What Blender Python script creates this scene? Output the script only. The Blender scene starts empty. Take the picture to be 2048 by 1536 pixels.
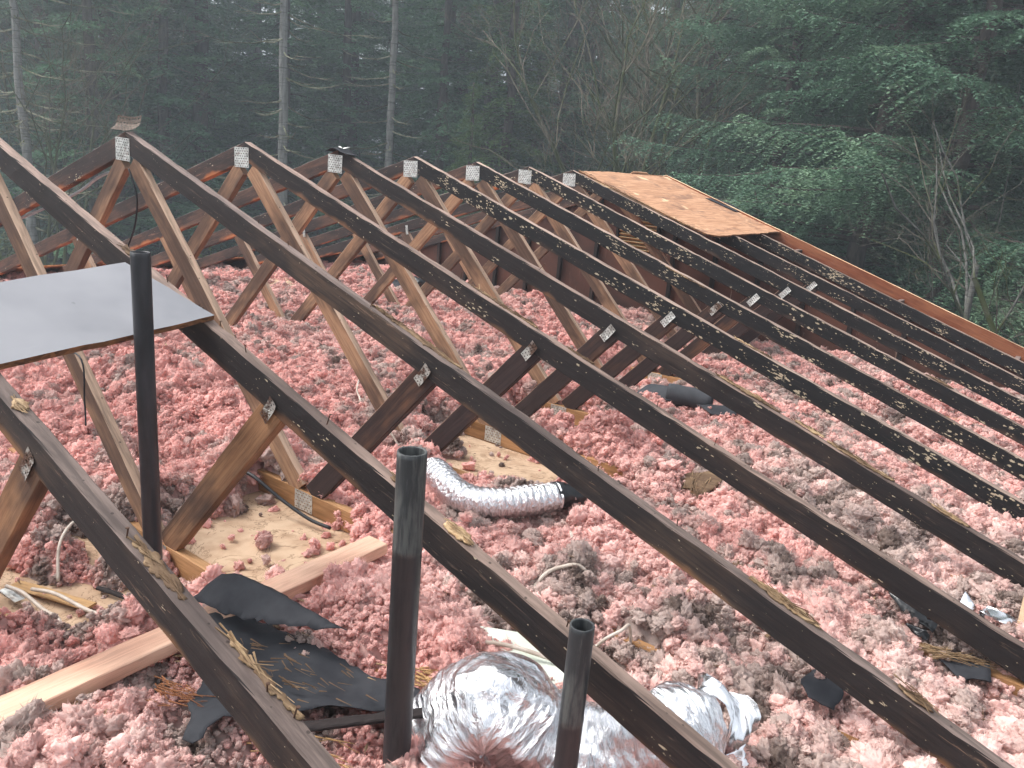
import bpy, math, random
import numpy as np
from mathutils import Vector, Matrix, Quaternion
from mathutils.geometry import delaunay_2d_cdt
R = math.radians
C = bpy.context.scene.collection
sc = bpy.context.scene
# ------------------------------------------------------------------ camera
CAM = Vector((3.565, -1.279, -0.008))
cd = bpy.data.cameras.new('camera'); cam = bpy.data.objects.new('camera', cd); C.objects.link(cam)
rx, ux, fx = Vector((0.796, 0.599, 0.082)), Vector((-0.223, 0.165, 0.961)), Vector((-0.562, 0.783, -0.265))
rx.normalize(); fx = (fx - rx * fx.dot(rx)).normalized(); ux = rx.cross(fx).normalized()
m = Matrix((rx, ux, -fx)).transposed().to_4x4(); m.translation = CAM
cam.matrix_world = m
cd.sensor_width = 36; cd.lens = 1580.7 / 2048 * 36; cd.clip_start = 0.05; cd.clip_end = 600
sc.camera = cam
# ------------------------------------------------------------------ light
SUN_EL, SUN_AZ = R(52), R(-118)          # azimuth measured from +y towards +x
w = bpy.data.worlds.new('World'); sc.world = w; w.use_nodes = True
nt = w.node_tree; bg = nt.nodes['Background']
sky = nt.nodes.new('ShaderNodeTexSky'); sky.sky_type = 'NISHITA'; sky.sun_disc = False
sky.sun_elevation = SUN_EL; sky.sun_rotation = SUN_AZ; sky.dust_density = 4; sky.air_density = 1.2; sky.altitude = 200
hs = nt.nodes.new('ShaderNodeHueSaturation'); hs.inputs['Saturation'].default_value = 0.22
nt.links.new(sky.outputs[0], hs.inputs['Color']); nt.links.new(hs.outputs[0], bg.inputs['Color'])
bg.inputs['Strength'].default_value = 0.15
sl = bpy.data.lights.new('sun', 'SUN'); sl.energy = 1.2; sl.angle = R(18); sl.color = (1, 0.965, 0.92)
so = bpy.data.objects.new('sun', sl); C.objects.link(so)
sd = Vector((math.sin(SUN_AZ) * math.cos(SUN_EL), math.cos(SUN_AZ) * math.cos(SUN_EL), math.sin(SUN_EL)))
so.rotation_euler = sd.to_track_quat('Z', 'Y').to_euler()
vs = sc.view_settings; vs.view_transform = 'Standard'; vs.look = 'None'; vs.gamma = 1; vs.exposure = 1.28
sc.cycles.use_denoising = True
sc.cycles.max_bounces = 7; sc.cycles.diffuse_bounces = 4; sc.cycles.volume_bounces = 0
sc.cycles.volume_step_rate = 4
# ------------------------------------------------------------------ helpers
random.seed(7); RNG = np.random.default_rng(7)
SL, S = 0.3313, 0.61                    # roof slope, truss spacing
def lin(h):
    c = [int(h[i:i + 2], 16) / 255 for i in (0, 2, 4)]
    return tuple([(x / 12.92 if x < .04045 else ((x + .055) / 1.055) ** 2.4) for x in c] + [1])
class NT:
    def __init__(s, name, rough=.8, metal=0., spec=.3):
        s.m = bpy.data.materials.new(name); s.m.use_nodes = True; s.t = s.m.node_tree
        s.b = s.t.nodes['Principled BSDF']; s.b.inputs['Roughness'].default_value = rough
        s.b.inputs['Metallic'].default_value = metal; s.b.inputs['Specular IOR Level'].default_value = spec
        s.out = s.t.nodes['Material Output']
    def n(s, typ, **k):
        o = s.t.nodes.new('ShaderNode' + typ)
        for a, v in k.items(): setattr(o, a, v)
        return o
    def L(s, a, b): s.t.links.new(a, b)
    def put(s, sock, v):
        if hasattr(v, 'links') or hasattr(v, 'is_linked'): s.L(v, sock)
        else: sock.default_value = v
    def coord(s, kind='Object'): return s.n('TexCoord').outputs[kind]
    def pos(s): return s.n('NewGeometry').outputs['Position']
    def mp(s, vec, scale=(1, 1, 1), loc=(0, 0, 0)):
        o = s.n('Mapping'); s.L(vec, o.inputs[0]); o.inputs['Scale'].default_value = scale; o.inputs['Location'].default_value = loc
        return o.outputs[0]
    def jit(s, vec, amt=37.):
        r = s.n('ObjectInfo').outputs['Random']; mu = s.math('MULTIPLY', r, amt)
        a = s.n('VectorMath', operation='ADD'); s.L(vec, a.inputs[0]); c = s.n('CombineXYZ'); 
        for i in range(3): s.L(mu, c.inputs[i])
        s.L(c.outputs[0], a.inputs[1]); return a.outputs[0]
    def noise(s, vec, scale=5, det=4, rough=.55, dist=0.):
        o = s.n('TexNoise'); s.L(vec, o.inputs['Vector']); o.inputs['Scale'].default_value = scale
        o.inputs['Detail'].default_value = det; o.inputs['Roughness'].default_value = rough; o.inputs['Distortion'].default_value = dist
        return o.outputs['Fac']
    def vor(s, vec, scale=5, feature='F1', out='Distance', rnd=1.):
        o = s.n('TexVoronoi', feature=feature); s.L(vec, o.inputs['Vector']); o.inputs['Scale'].default_value = scale
        o.inputs['Randomness'].default_value = rnd
        return o.outputs[out]
    def math(s, op, a, b=0., c=0.):
        o = s.n('Math', operation=op); s.put(o.inputs[0], a); s.put(o.inputs[1], b); s.put(o.inputs[2], c); return o.outputs[0]
    def ramp(s, f, a, b, inv=False):
        o = s.n('MapRange'); s.put(o.inputs[0], f); o.inputs[1].default_value = a; o.inputs[2].default_value = b
        o.inputs[3].default_value = 1. if inv else 0.; o.inputs[4].default_value = 0. if inv else 1.; o.interpolation_type = 'SMOOTHSTEP'
        return o.outputs[0]
    def mix(s, f, a, b, mode='MIX'):
        o = s.n('Mix', data_type='RGBA', blend_type=mode); s.put(o.inputs['Factor'], f); s.put(o.inputs[6], a); s.put(o.inputs[7], b)
        return o.outputs[2]
    def sep(s, vec):
        o = s.n('SeparateXYZ'); s.L(vec, o.inputs[0]); return o.outputs
    def col(s, c): s.put(s.b.inputs['Base Color'], c)
    def bump(s, h, st=.3, dist=.01):
        o = s.n('Bump'); s.L(h, o.inputs['Height']); o.inputs['Strength'].default_value = st; o.inputs['Distance'].default_value = dist
        s.L(o.outputs[0], s.b.inputs['Normal'])
def tag(o, label=None, cat=None, group=None, kind=None):
    if label: o['label'] = label
    if cat: o['category'] = cat
    if group: o['group'] = group
    if kind: o['kind'] = kind
    return o
def mesh(name, V, F, mat=None, parent=None, smooth=False, link=True):
    me = bpy.data.meshes.new(name); V = np.asarray(V, dtype=np.float32).reshape(-1, 3)
    if isinstance(F, np.ndarray):
        k = F.shape[1]; nf = len(F); me.vertices.add(len(V)); me.vertices.foreach_set('co', V.ravel())
        me.loops.add(nf * k); me.loops.foreach_set('vertex_index', F.ravel().astype(np.int32))
        me.polygons.add(nf); me.polygons.foreach_set('loop_start', (np.arange(nf) * k).astype(np.int32))
        me.update(calc_edges=True)
    else:
        me.from_pydata([tuple(map(float, v)) for v in V], [], F); me.update()
    if smooth: me.polygons.foreach_set('use_smooth', [True] * len(me.polygons))
    if mat: me.materials.append(mat)
    o = bpy.data.objects.new(name, me)
    if link: C.objects.link(o)
    if parent: setpar(o, parent)
    return o
def setpar(o, parent):
    mw = o.matrix_basis.copy(); o.parent = parent
    o.matrix_basis = parent.matrix_basis.inverted() @ mw if parent.parent is None else (parent.parent.matrix_basis @ parent.matrix_basis).inverted() @ mw
def empty(name, loc, label, cat, group=None):
    o = bpy.data.objects.new(name, None); C.objects.link(o); o.location = loc; o.empty_display_size = .1
    bpy.context.view_layer.update()
    o.matrix_basis = Matrix.Translation(loc)
    return tag(o, label, cat, group)
class MB:
    def __init__(s): s.V = []; s.F = []
    def add(s, V, F):
        k = len(s.V); s.V += [tuple(v) for v in V]; s.F += [tuple(i + k for i in f) for f in F]; return s
    def box(s, c, d, rot=None):
        V = [Vector((x * d[0] / 2, y * d[1] / 2, z * d[2] / 2)) for x in (-1, 1) for y in (-1, 1) for z in (-1, 1)]
        if rot is not None: V = [rot @ v for v in V]
        c = Vector(c)
        return s.add([v + c for v in V], [(0, 1, 3, 2), (4, 6, 7, 5), (0, 4, 5, 1), (2, 3, 7, 6), (0, 2, 6, 4), (1, 5, 7, 3)])
    def tube(s, P, r, n=8, cap=True):
        P = [Vector(p) for p in P]; rr = r if hasattr(r, '__len__') else [r] * len(P); V = []; F = []
        up = Vector((0, 0, 1)); t0 = (P[1] - P[0]).normalized()
        if abs(t0.z) > .9: up = Vector((1, 0, 0))
        a = t0.cross(up).normalized()
        for i, p in enumerate(P):
            t = (P[min(i + 1, len(P) - 1)] - P[max(i - 1, 0)]).normalized(); a = (a - t * a.dot(t)).normalized(); b = t.cross(a)
            for k in range(n):
                q = 2 * math.pi * k / n; V.append(p + (a * math.cos(q) + b * math.sin(q)) * rr[i])
        for i in range(len(P) - 1):
            for k in range(n): F.append((i * n + k, i * n + (k + 1) % n, (i + 1) * n + (k + 1) % n, (i + 1) * n + k))
        if cap: F.append(tuple(range(n))[::-1]); F.append(tuple((len(P) - 1) * n + k for k in range(n)))
        return s.add(V, F)
    def build(s, name, mat, parent=None, smooth=False): return mesh(name, s.V, s.F, mat, parent, smooth)
def spline(P, n=10):
    P = [Vector(p) for p in P]; Q = [P[0] * 2 - P[1]] + P + [P[-1] * 2 - P[-2]]; out = []
    for i in range(1, len(Q) - 2):
        for k in range(n):
            t = k / n; a, b, c, d = Q[i - 1:i + 3]
            out.append(.5 * ((2 * b) + (c - a) * t + (2 * a - 5 * b + 4 * c - d) * t * t + (3 * b - a - 3 * c + d) * t ** 3))
    return out + [P[-1]]
def vnoise(x, y, seed=0):
    """smooth value noise on arrays"""
    x = np.asarray(x, float); y = np.asarray(y, float); xi = np.floor(x).astype(int); yi = np.floor(y).astype(int)
    fx_, fy_ = x - xi, y - yi; fx_ = fx_ * fx_ * (3 - 2 * fx_); fy_ = fy_ * fy_ * (3 - 2 * fy_)
    def h(a, b):
        n = (a * 374761393 + b * 668265263 + seed * 974711) & 0xffffffff
        n = ((n ^ (n >> 13)) * 1274126177) & 0xffffffff
        return ((n ^ (n >> 16)) & 0xffff) / 65535.
    return (h(xi, yi) * (1 - fx_) + h(xi + 1, yi) * fx_) * (1 - fy_) + (h(xi, yi + 1) * (1 - fx_) + h(xi + 1, yi + 1) * fx_) * fy_
def fbm(x, y, seed=0, oct=4):
    v = 0; a = .5; t = 0
    for o in range(oct): v = v + a * vnoise(x * 2 ** o, y * 2 ** o, seed + o * 17); t += a; a *= .5
    return v / t
# ------------------------------------------------------------------ materials
def wood_mat(name, base, dark, grain=.5, stain=None, stain_amt=.5, rough=.75, edge=None, top=None, flecks=0., low=None, knots=True, stain_scale=2.):
    """grain along local X; local Z is the depth direction of the member"""
    M = NT(name, rough); co = M.coord(); j = M.jit(co)
    g = M.noise(M.mp(j, (1.2, 26, 26)), 3, 6, .65, .6); g2 = M.noise(M.mp(j, (3, 90, 90)), 4, 3, .6)
    c = M.mix(M.ramp(g, .3, .75), base, dark)
    c = M.mix(M.math('MULTIPLY', M.ramp(g2, .45, .8), .5), c, tuple(x * .45 for x in dark[:3]) + (1,))
    if stain:
        st = M.ramp(M.noise(M.mp(j, (.8, 2.2, 2.2)), stain_scale, 4, .6), .5 - stain_amt * .35, .72 - stain_amt * .35)
        c = M.mix(M.math('MULTIPLY', st, .93), c, M.mix(M.ramp(g, .3, .7), stain, tuple(x * .6 for x in stain[:3]) + (1,)))
    if low:
        z = M.sep(co)[2]; zz = M.math('ADD', z, M.math('MULTIPLY', M.math('SUBTRACT', M.noise(M.mp(j, (2.5, 1, 1)), 1.6, 3), .5), .13))
        c = M.mix(M.math('MULTIPLY', M.ramp(zz, -.03, -.055), M.ramp(M.noise(M.mp(j, (.9, 1, 1)), 1.9, 3), .38, .60)), c, low)
    if flecks > 0:
        sc1 = M.noise(M.mp(j, (2.2, 34, 34), (2, 7, 1)), 2.6, 5, .7, 1.); c = M.mix(M.math('MULTIPLY', M.ramp(sc1, .60, .70), .55), c, tuple(min(1, x * 2.6) for x in base[:3]) + (1,))
        sc2 = M.noise(M.mp(j, (1.5, 30, 30), (5, 2, 9)), 3., 5, .7); c = M.mix(M.math('MULTIPLY', M.ramp(sc2, .58, .70), .6), c, tuple(x * .35 for x in dark[:3]) + (1,))
    fl = None
    if flecks > 0:
        v = M.vor(M.mp(j, (1., 2.0, 2.0)), 30, 'F1'); sz = M.vor(M.mp(j, (1., 2.0, 2.0)), 30, 'F1', 'Color')
        szs = M.sep(sz)[0]; cl = M.noise(M.mp(j, (.7, 3, 3)), 2.4, 4, .65)
        thr = M.math('MULTIPLY', M.ramp(cl, .64 - flecks * .18, .80 - flecks * .14), M.math('MULTIPLY_ADD', szs, .42, .0))
        wob = M.math('MULTIPLY_ADD', M.noise(j, 90, 4, .75), 1.1, -.52)
        fl = M.math('LESS_THAN', M.math('ADD', v, wob), thr)
        v2 = M.vor(M.mp(j, (.55, 1.9, 1.9), (4, 4, 4)), 66, 'F1'); cl2 = M.noise(M.mp(j, (1.3, 4, 4), (8, 1, 3)), 3.2, 5, .75)
        f2 = M.math('LESS_THAN', M.math('ADD', v2, wob), M.math('MULTIPLY', M.ramp(cl2, .60 - flecks * .09, .74 - flecks * .06), .5)); fl = M.math('MAXIMUM', fl, f2)
        c = M.mix(fl, c, M.mix(M.noise(j, 60, 2), lin('cdbfa5'), lin('8f806a')))
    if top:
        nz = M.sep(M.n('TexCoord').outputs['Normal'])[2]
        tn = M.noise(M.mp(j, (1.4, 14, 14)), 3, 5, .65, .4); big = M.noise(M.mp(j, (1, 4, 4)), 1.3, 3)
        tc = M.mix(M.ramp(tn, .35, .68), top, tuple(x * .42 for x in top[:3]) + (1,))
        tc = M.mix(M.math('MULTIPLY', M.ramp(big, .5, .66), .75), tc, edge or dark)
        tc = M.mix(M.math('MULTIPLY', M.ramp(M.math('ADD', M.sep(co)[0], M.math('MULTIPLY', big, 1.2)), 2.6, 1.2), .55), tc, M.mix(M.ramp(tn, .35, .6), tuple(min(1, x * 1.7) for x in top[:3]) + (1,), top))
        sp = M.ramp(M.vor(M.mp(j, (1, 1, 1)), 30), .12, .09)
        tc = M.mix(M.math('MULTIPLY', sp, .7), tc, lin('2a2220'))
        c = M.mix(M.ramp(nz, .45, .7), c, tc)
    M.col(c); h = M.math('ADD', g, M.math('MULTIPLY', g2, .5))
    M.bump(h, .35, .004)
    return M.m
MAT = {}
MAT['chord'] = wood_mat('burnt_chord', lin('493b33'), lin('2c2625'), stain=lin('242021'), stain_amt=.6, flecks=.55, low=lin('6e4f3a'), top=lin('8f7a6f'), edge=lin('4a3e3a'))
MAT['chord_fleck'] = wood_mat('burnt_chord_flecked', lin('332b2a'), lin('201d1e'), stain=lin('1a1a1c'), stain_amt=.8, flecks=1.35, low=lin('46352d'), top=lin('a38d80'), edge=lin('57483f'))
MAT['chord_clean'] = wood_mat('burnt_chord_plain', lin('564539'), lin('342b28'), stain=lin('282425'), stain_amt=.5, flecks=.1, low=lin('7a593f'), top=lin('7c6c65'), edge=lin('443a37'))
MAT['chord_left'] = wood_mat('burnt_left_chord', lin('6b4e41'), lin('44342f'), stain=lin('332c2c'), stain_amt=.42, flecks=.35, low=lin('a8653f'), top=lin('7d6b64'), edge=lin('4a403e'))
MAT['web'] = wood_mat('brown_web', lin('b38d6d'), lin('87654f'), stain=lin('5a463c'), stain_amt=.42, top=lin('b09580'), edge=lin('75604f'))
MAT['web_dark'] = wood_mat('dark_web', lin('7a543c'), lin('4a332a'), stain=lin('33292a'), stain_amt=.72, top=lin('7f6252'), edge=lin('3d312e'))
MAT['web_half'] = wood_mat('stained_web', lin('a17a59'), lin('7b563c'), stain=lin('3f302b'), stain_amt=.46, stain_scale=1.6)
MAT['bottom'] = wood_mat('bottom_chord', lin('b98e64'), lin('99704a'), stain=lin('7c5530'), stain_amt=.22)
MAT['new_wood'] = wood_mat('pink_lumber', lin('e6c0a6'), lin('dbb197'), stain=lin('d0a088'), stain_amt=.1, rough=.7)
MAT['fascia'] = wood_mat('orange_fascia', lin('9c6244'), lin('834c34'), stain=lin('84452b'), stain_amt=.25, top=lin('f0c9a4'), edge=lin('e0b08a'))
MAT['lath'] = wood_mat('lath_wood', lin('c09a6c'), lin('94704a'))
MAT['raw'] = wood_mat('raw_splintered_wood', lin('cdb28c'), lin('96734f'), stain=lin('5f4836'), stain_amt=.45)
MAT['eave'] = wood_mat('eave_plywood', lin('c98a5c'), lin('a5663f'), stain=lin('6b4632'), stain_amt=.4)
def simple(name, col, rough=.7, metal=0, spec=.3, var=.3, scale=20, bump=.2, bd=.004, col2=None):
    M = NT(name, rough, metal, spec); j = M.jit(M.coord()); n = M.noise(j, scale, 5)
    M.col(M.mix(M.ramp(n, .3, .75), col, col2 or tuple(x * (1 - var) for x in col[:3]) + (1,))); M.bump(n, bump, bd)
    return M.m
MAT['nail'] = simple('rusty_nail', lin('5a4438'), .6, .6)
MAT['wire_white'] = simple('white_cable_sheath', lin('cfc4b8'), .5, col2=lin('a99a8c'), var=.2)
MAT['wire_black'] = simple('black_cable_sheath', lin('2a2b2e'), .4)
MAT['wire_grey'] = simple('grey_cable_sheath', lin('b0b4b8'), .4)
MAT['tar'] = simple('tar_paper', lin('36373b'), .75, 0, .25, .35, 9, .5, .006, lin('24252a'))
MAT['black_plastic'] = simple('black_plastic', lin('18191c'), .3, 0, .5, .3, 14, .6, .01)
MAT['card'] = simple('cardboard', lin('b89c80'), .85)
MAT['whiteplastic'] = simple('white_enamel', lin('d9dfd4'), .4, 0, .5, .1, 6, .05, .002, lin('bcc4b0'))
# galvanised
M = NT('galvanised_plate', .42, .55, .5); j = M.jit(M.coord()); n = M.noise(j, 45, 4)
M.col(M.mix(M.ramp(n, .4, .75), lin('c9cac6'), lin('8f8f8b'))); rs = M.ramp(M.noise(j, 18, 4), .60, .70)
M.col(M.mix(M.math('MULTIPLY', rs, .5), M.mix(M.ramp(n, .4, .75), lin('d0d1cd'), lin('94948f')), lin('6a4c3a'))); M.bump(n, .3, .002); MAT['galv'] = M.m
M = NT('stained_plate', .5, .5, .5); j = M.jit(M.coord()); n = M.noise(j, 45, 4)
M.col(M.mix(M.ramp(M.noise(j, 22, 4), .45, .6), lin('b5b4ae'), lin('5c463a'))); M.bump(n, .3, .002); MAT['galv_old'] = M.m
MAT['felt'] = simple('roofing_felt', lin('484a4e'), .85, 0, .2, .3, 14, .4, .004)
MAT['galv_dark'] = simple('rust_stained_plate', lin('6a5c52'), .6, .4, .4, .5, 60)
# pipe
M = NT('abs_pipe', .5, 0, .4); co = M.coord(); z = M.sep(co)[2]; j = M.jit(co)
bl = M.noise(M.mp(j, (1, 1, .12)), 34, 6, .7); cap = M.math('ADD', z, M.math('MULTIPLY', M.noise(j, 9, 3), .02))
c = M.mix(M.ramp(bl, .4, .62), lin('3b3a3b'), lin('29292c')); c2 = M.mix(M.ramp(bl, .42, .58), lin('565856'), lin('333537'))
M.col(M.mix(M.ramp(cap, -.215, -.205), c, c2)); M.b.inputs['Roughness'].default_value = .48; M.bump(bl, .12, .002); MAT['pipe'] = M.m
M = NT('abs_pipe_dark', .38, 0, .45); co = M.coord(); z = M.sep(co)[2]; j = M.jit(co); bl = M.noise(M.mp(j, (1, 1, .2)), 26, 5, .6)
M.col(M.mix(M.ramp(bl, .4, .7), lin('2b2b2e'), lin('3c3c40'))); M.bump(bl, .1, .002); MAT['pipe_dark'] = M.m
# foil
def foil(name, sx, rough=.17):
    M = NT(name, rough, 1., .5); co = M.coord('UV'); a = M.noise(M.mp(co, (sx, 2.2, 1)), 7, 5, .7, .8); b = M.vor(M.mp(co, (sx, 2.5, 1)), 8)
    M.col(M.mix(M.ramp(a, .3, .8), lin('f2f3f5'), lin('d6d6da'))); M.bump(M.math('ADD', a, M.math('MULTIPLY', b, .7)), .55, .02); return M.m
MAT['foil'] = foil('foil_big', 5., .24); MAT['foil2'] = foil('foil_small', 9., .2)
# grey sheathing
M = NT('grey_board', .6, 0, .35); co = M.coord(); n = M.noise(M.mp(co, (1, 1, 1)), 2.3, 4); n2 = M.noise(M.mp(co, (1, 12, 1)), 30, 3)
c = M.mix(M.ramp(n, .35, .7), lin('8c8c90'), lin('77787d')); c = M.mix(M.ramp(M.noise(co, 14, 5, .7), .66, .74), c, lin('67676c'))
scr = M.ramp(M.noise(M.mp(co, (9, 1, 1), (3, 1, 1)), 5, 6, .8, 1.5), .695, .72); c = M.mix(M.math('MULTIPLY', scr, .7), c, lin('a4a4a9'))
M.col(c); M.bump(n2, .1, .002); MAT['board'] = M.m
M = NT('board_core', .85); co = M.coord(); v = M.vor(M.mp(co, (1, 1, 2)), 60, out='Color'); M.col(M.mix(M.sep(v)[0], lin('8a6040'), lin('4e3628'))); MAT['core'] = M.m
# orange plywood, grain along x(slope)
M = NT('weathered_plywood', .8); co = M.coord()
g = M.noise(M.mp(co, (34, 1.6, 5)), 2.2, 6, .65, .9); d = M.noise(M.mp(co, (2.4, 1, 1), (1, 2, 3)), 3.4, 6, .72)
c = M.mix(M.ramp(g, .36, .66), lin('cc9f7e'), lin('a17355')); c = M.mix(M.math('MULTIPLY', M.ramp(d, .50, .66), .62), c, lin('6e5145'))
c = M.mix(M.ramp(M.noise(M.mp(co, (8, 1.5, 1)), 5, 5, .8, 1.), .655, .70), c, lin('4a3a33')); c = M.mix(M.ramp(M.noise(M.mp(co, (3, 2, 1), (5, 5, 5)), 2.4, 3), .62, .72), c, lin('ecc49e'))
M.col(c); M.bump(g, .5, .006); MAT['ply'] = M.m
# gable inner skin
M = NT('gable_skin', .7); co = M.coord(); st = M.noise(M.mp(co, (24, 1, 1.3)), 3, 5, .7); d = M.noise(co, 1.8, 4)
c = M.mix(M.ramp(d, .35, .7), lin('5e3c30'), lin('3c2a26')); pe = M.math('MULTIPLY', M.ramp(st, .60, .68), M.ramp(M.noise(M.mp(co, (2, 1, 1), (3, 0, 0)), 1.7, 3), .5, .62))
c = M.mix(M.math('MULTIPLY', pe, .7), c, lin('a58e80')); M.col(c); M.bump(st, .3, .006); MAT['skin'] = M.m
MAT['stud'] = wood_mat('dark_stud', lin('543c33'), lin('332824'), stain=lin('251f1f'), stain_amt=.6)
# drywall paper
M = NT('ceiling_paper', .9); p = M.pos(); d = M.noise(M.mp(p, (1, 1, 1)), 5, 5, .6, .8)
ring = M.math('ABSOLUTE', M.math('SUBTRACT', d, .53)); ring2 = M.math('ABSOLUTE', M.math('SUBTRACT', M.noise(p, 3.3, 5, .65, 1.2), .5))
c = M.mix(M.ramp(M.noise(p, 12, 4), .35, .7), lin('c4a98e'), lin('ae9177')); c = M.mix(M.math('MULTIPLY', M.ramp(ring, .012, .003), .6), c, lin('7d6148'))
c = M.mix(M.math('MULTIPLY', M.ramp(ring2, .008, .002), .7), c, lin('6e5540')); c = M.mix(M.math('MULTIPLY', M.ramp(d, .60, .66), .55), c, lin('8d7056'))
M.col(c); M.bump(d, .1, .004); MAT['paper'] = M.m
# insulation
def insul(name, typ):
    M = NT(name, 1., 0, .02); at = M.n('Attribute', attribute_name='tint', attribute_type=typ); p = M.pos()
    n = M.noise(p, 38, 3, .6); n2 = M.noise(M.mp(p, (1, 1, 1), (9, 2, 4)), 150, 2)
    c = M.mix(M.ramp(n, .50, .76), at.outputs['Color'], M.mix(1., at.outputs['Color'], (.60, .54, .53, 1), 'MULTIPLY'))
    c = M.mix(M.math('MULTIPLY', M.ramp(n2, .45, .8), .35), c, M.mix(.5, at.outputs['Color'], (.9, .72, .70, 1)))
    M.col(c)
    tr = M.n('BsdfTranslucent'); M.L(c, tr.inputs[0]); mx = M.n('MixShader'); mx.inputs[0].default_value = .34
    M.L(M.b.outputs[0], mx.inputs[1]); M.L(tr.outputs[0], mx.inputs[2]); M.L(mx.outputs[0], M.out.inputs[0]); M.bump(n2, .5, .004)
    return M.m
MAT['ins'] = insul('pink_fluff', 'INSTANCER'); MAT['ins_base'] = insul('pink_fluff_bed', 'GEOMETRY')
# forest
def leafm(name, a, b, tip):
    M = NT(name, .6, 0, .25); g = M.n('NewGeometry'); rn = g.outputs['Random Per Island']; p = g.outputs['Position']
    n = M.noise(p, .55, 3); c = M.mix(rn, a, b); c = M.mix(M.math('MULTIPLY', M.ramp(n, .48, .68), .8), c, tip); M.col(c)
    tr = M.n('BsdfTranslucent'); M.L(c, tr.inputs[0]); mx = M.n('MixShader'); mx.inputs[0].default_value = .25
    M.L(M.b.outputs[0], mx.inputs[1]); M.L(tr.outputs[0], mx.inputs[2]); M.L(mx.outputs[0], M.out.inputs[0]); return M.m
MAT['leaf'] = leafm('fir_needles', (.065, .160, .090, 1), (.130, .27, .145, 1), (.22, .38, .20, 1))
MAT['leaf_near'] = leafm('near_fir_needles', (.075, .150, .10, 1), (.14, .245, .155, 1), (.25, .37, .23, 1))
MAT['cedar'] = leafm('cedar_scale_leaves', (.07, .14, .05, 1), (.12, .20, .07, 1), (.15, .25, .09, 1))
MAT['brush'] = leafm('brush_leaves', (.05, .085, .02, 1), (.11, .14, .035, 1), (.14, .12, .05, 1))
def bark(name, a, b, moss=0., bands=0.):
    M = NT(name, .9, 0, .1); p = M.pos(); n = M.noise(M.mp(p, (1, 1, .25)), 14, 5, .65); c = M.mix(M.ramp(n, .35, .7), a, b)
    if bands:
        bz = M.noise(M.mp(p, (.3, .3, 6)), 3.2, 4, .7); c = M.mix(M.math('MULTIPLY', M.ramp(bz, .54, .64), bands), c, lin('3f3d3b'))
    if moss: c = M.mix(M.ramp(M.noise(p, 1.1, 4), .56 - moss * .3, .68 - moss * .3), c, (.065, .075, .028, 1))
    M.col(c); M.bump(n, .5, .02); return M.m
MAT['bark'] = bark('fir_bark', lin('5c5550'), lin('3a3532')); MAT['bark_pale'] = bark('pale_bark', lin('908f8b'), lin('706e6a'), 0, .7)
MAT['bark_red'] = bark('brown_fir_bark', lin('5c524d'), lin('3d3634')); MAT['bark_moss'] = bark('mossy_bark', lin('7d7668'), lin('565044'), .6)
MAT['twig'] = bark('bare_twigs', lin('877d6e'), lin('5e564b'), .25); MAT['twig_pale'] = bark('pale_twigs', lin('6e685f'), lin('4b4640'), .2)
MAT['dead_moss'] = bark('mossy_dead_branches', lin('a3a28c'), lin('7d7b60'), .35); MAT['birch'] = bark('birch_bark', lin('757470'), lin('4f4d4a'), .2, .8)
M = NT('forest_floor', 1., 0, .05); p = M.pos(); n = M.noise(p, .5, 6, .65)
M.col(M.mix(M.ramp(n, .4, .62), (.040, .032, .024, 1), (.045, .060, .022, 1))); M.bump(n, .6, .2); MAT['ground'] = M.m
# ------------------------------------------------------------------ structure: trusses
def jitter_ring(h, w_, n, amp): return RNG.normal(0, amp, (n, 2))
def beam(name, p0, p1, depth, thick, mat, parent=None, plumb0=None, plumb1=None, wear=0., upv=None, step=.05, sag=0.):
    p0, p1 = Vector(p0), Vector(p1); L = (p1 - p0).length; X = (p1 - p0).normalized()
    up = upv or Vector((0, 0, 1)); Z = (up - X * up.dot(X)).normalized(); Y = Z.cross(X)
    b = .0028; hw, hd = thick / 2, depth / 2
    ring = [(-hw, -hd + b), (-hw, 0), (-hw, hd - b), (-hw + b, hd), (0, hd), (hw - b, hd), (hw, hd - b), (hw, 0), (hw, -hd + b), (hw - b, -hd), (0, -hd), (-hw + b, -hd)]
    n = max(2, int(L / step)); V = []; F = []; k = len(ring)
    xs = np.linspace(0, L, n + 1); w1 = fbm(xs * 1.3, xs * 0 + random.random() * 90, random.randint(0, 999), 3) - .5
    lump = np.clip(fbm(xs * 3.1, xs * 0 + random.random() * 90, random.randint(0, 999), 3) - .62, 0, 1) * 4
    for i, x in enumerate(xs):
        for q, (y, z) in enumerate(ring):
            jy, jz = random.gauss(0, .0004), random.gauss(0, .0005)
            if q in (2, 3, 5, 6): e = wear * (abs(random.gauss(0, .0013)) + .003 * lump[i] * (.5 + random.random())); jz -= e; jy += (e * .5 if q in (2, 3) else -e * .5)
            if q in (3, 4, 5): jz -= wear * .002 * lump[i]
            V.append([x, y + jy, z + jz + w1[i] * .0009 * min(1, wear + .2)])
    for i in range(n):
        for q in range(k): F.append((i * k + q, i * k + (q + 1) % k, (i + 1) * k + (q + 1) % k, (i + 1) * k + q))
    F.append(tuple(range(k))[::-1]); F.append(tuple(n * k + q for q in range(k)))
    # plumb cuts: slide the end rings along X until world x is the given value
    for ringi, target in ((0, plumb0), (n, plumb1)):
        if target is None: continue
        for q in range(k):
            v = V[ringi * k + q]; wx = p0.x + X.x * v[0] + Y.x * v[1] + Z.x * v[2]; v[0] += (target - wx) / X.x
    M4 = Matrix((X, Y, Z)).transposed().to_4x4(); M4.translation = p0
    o = mesh(name, V, F, mat); o.matrix_basis = M4
    if parent: setpar(o, parent)
    return o
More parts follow.
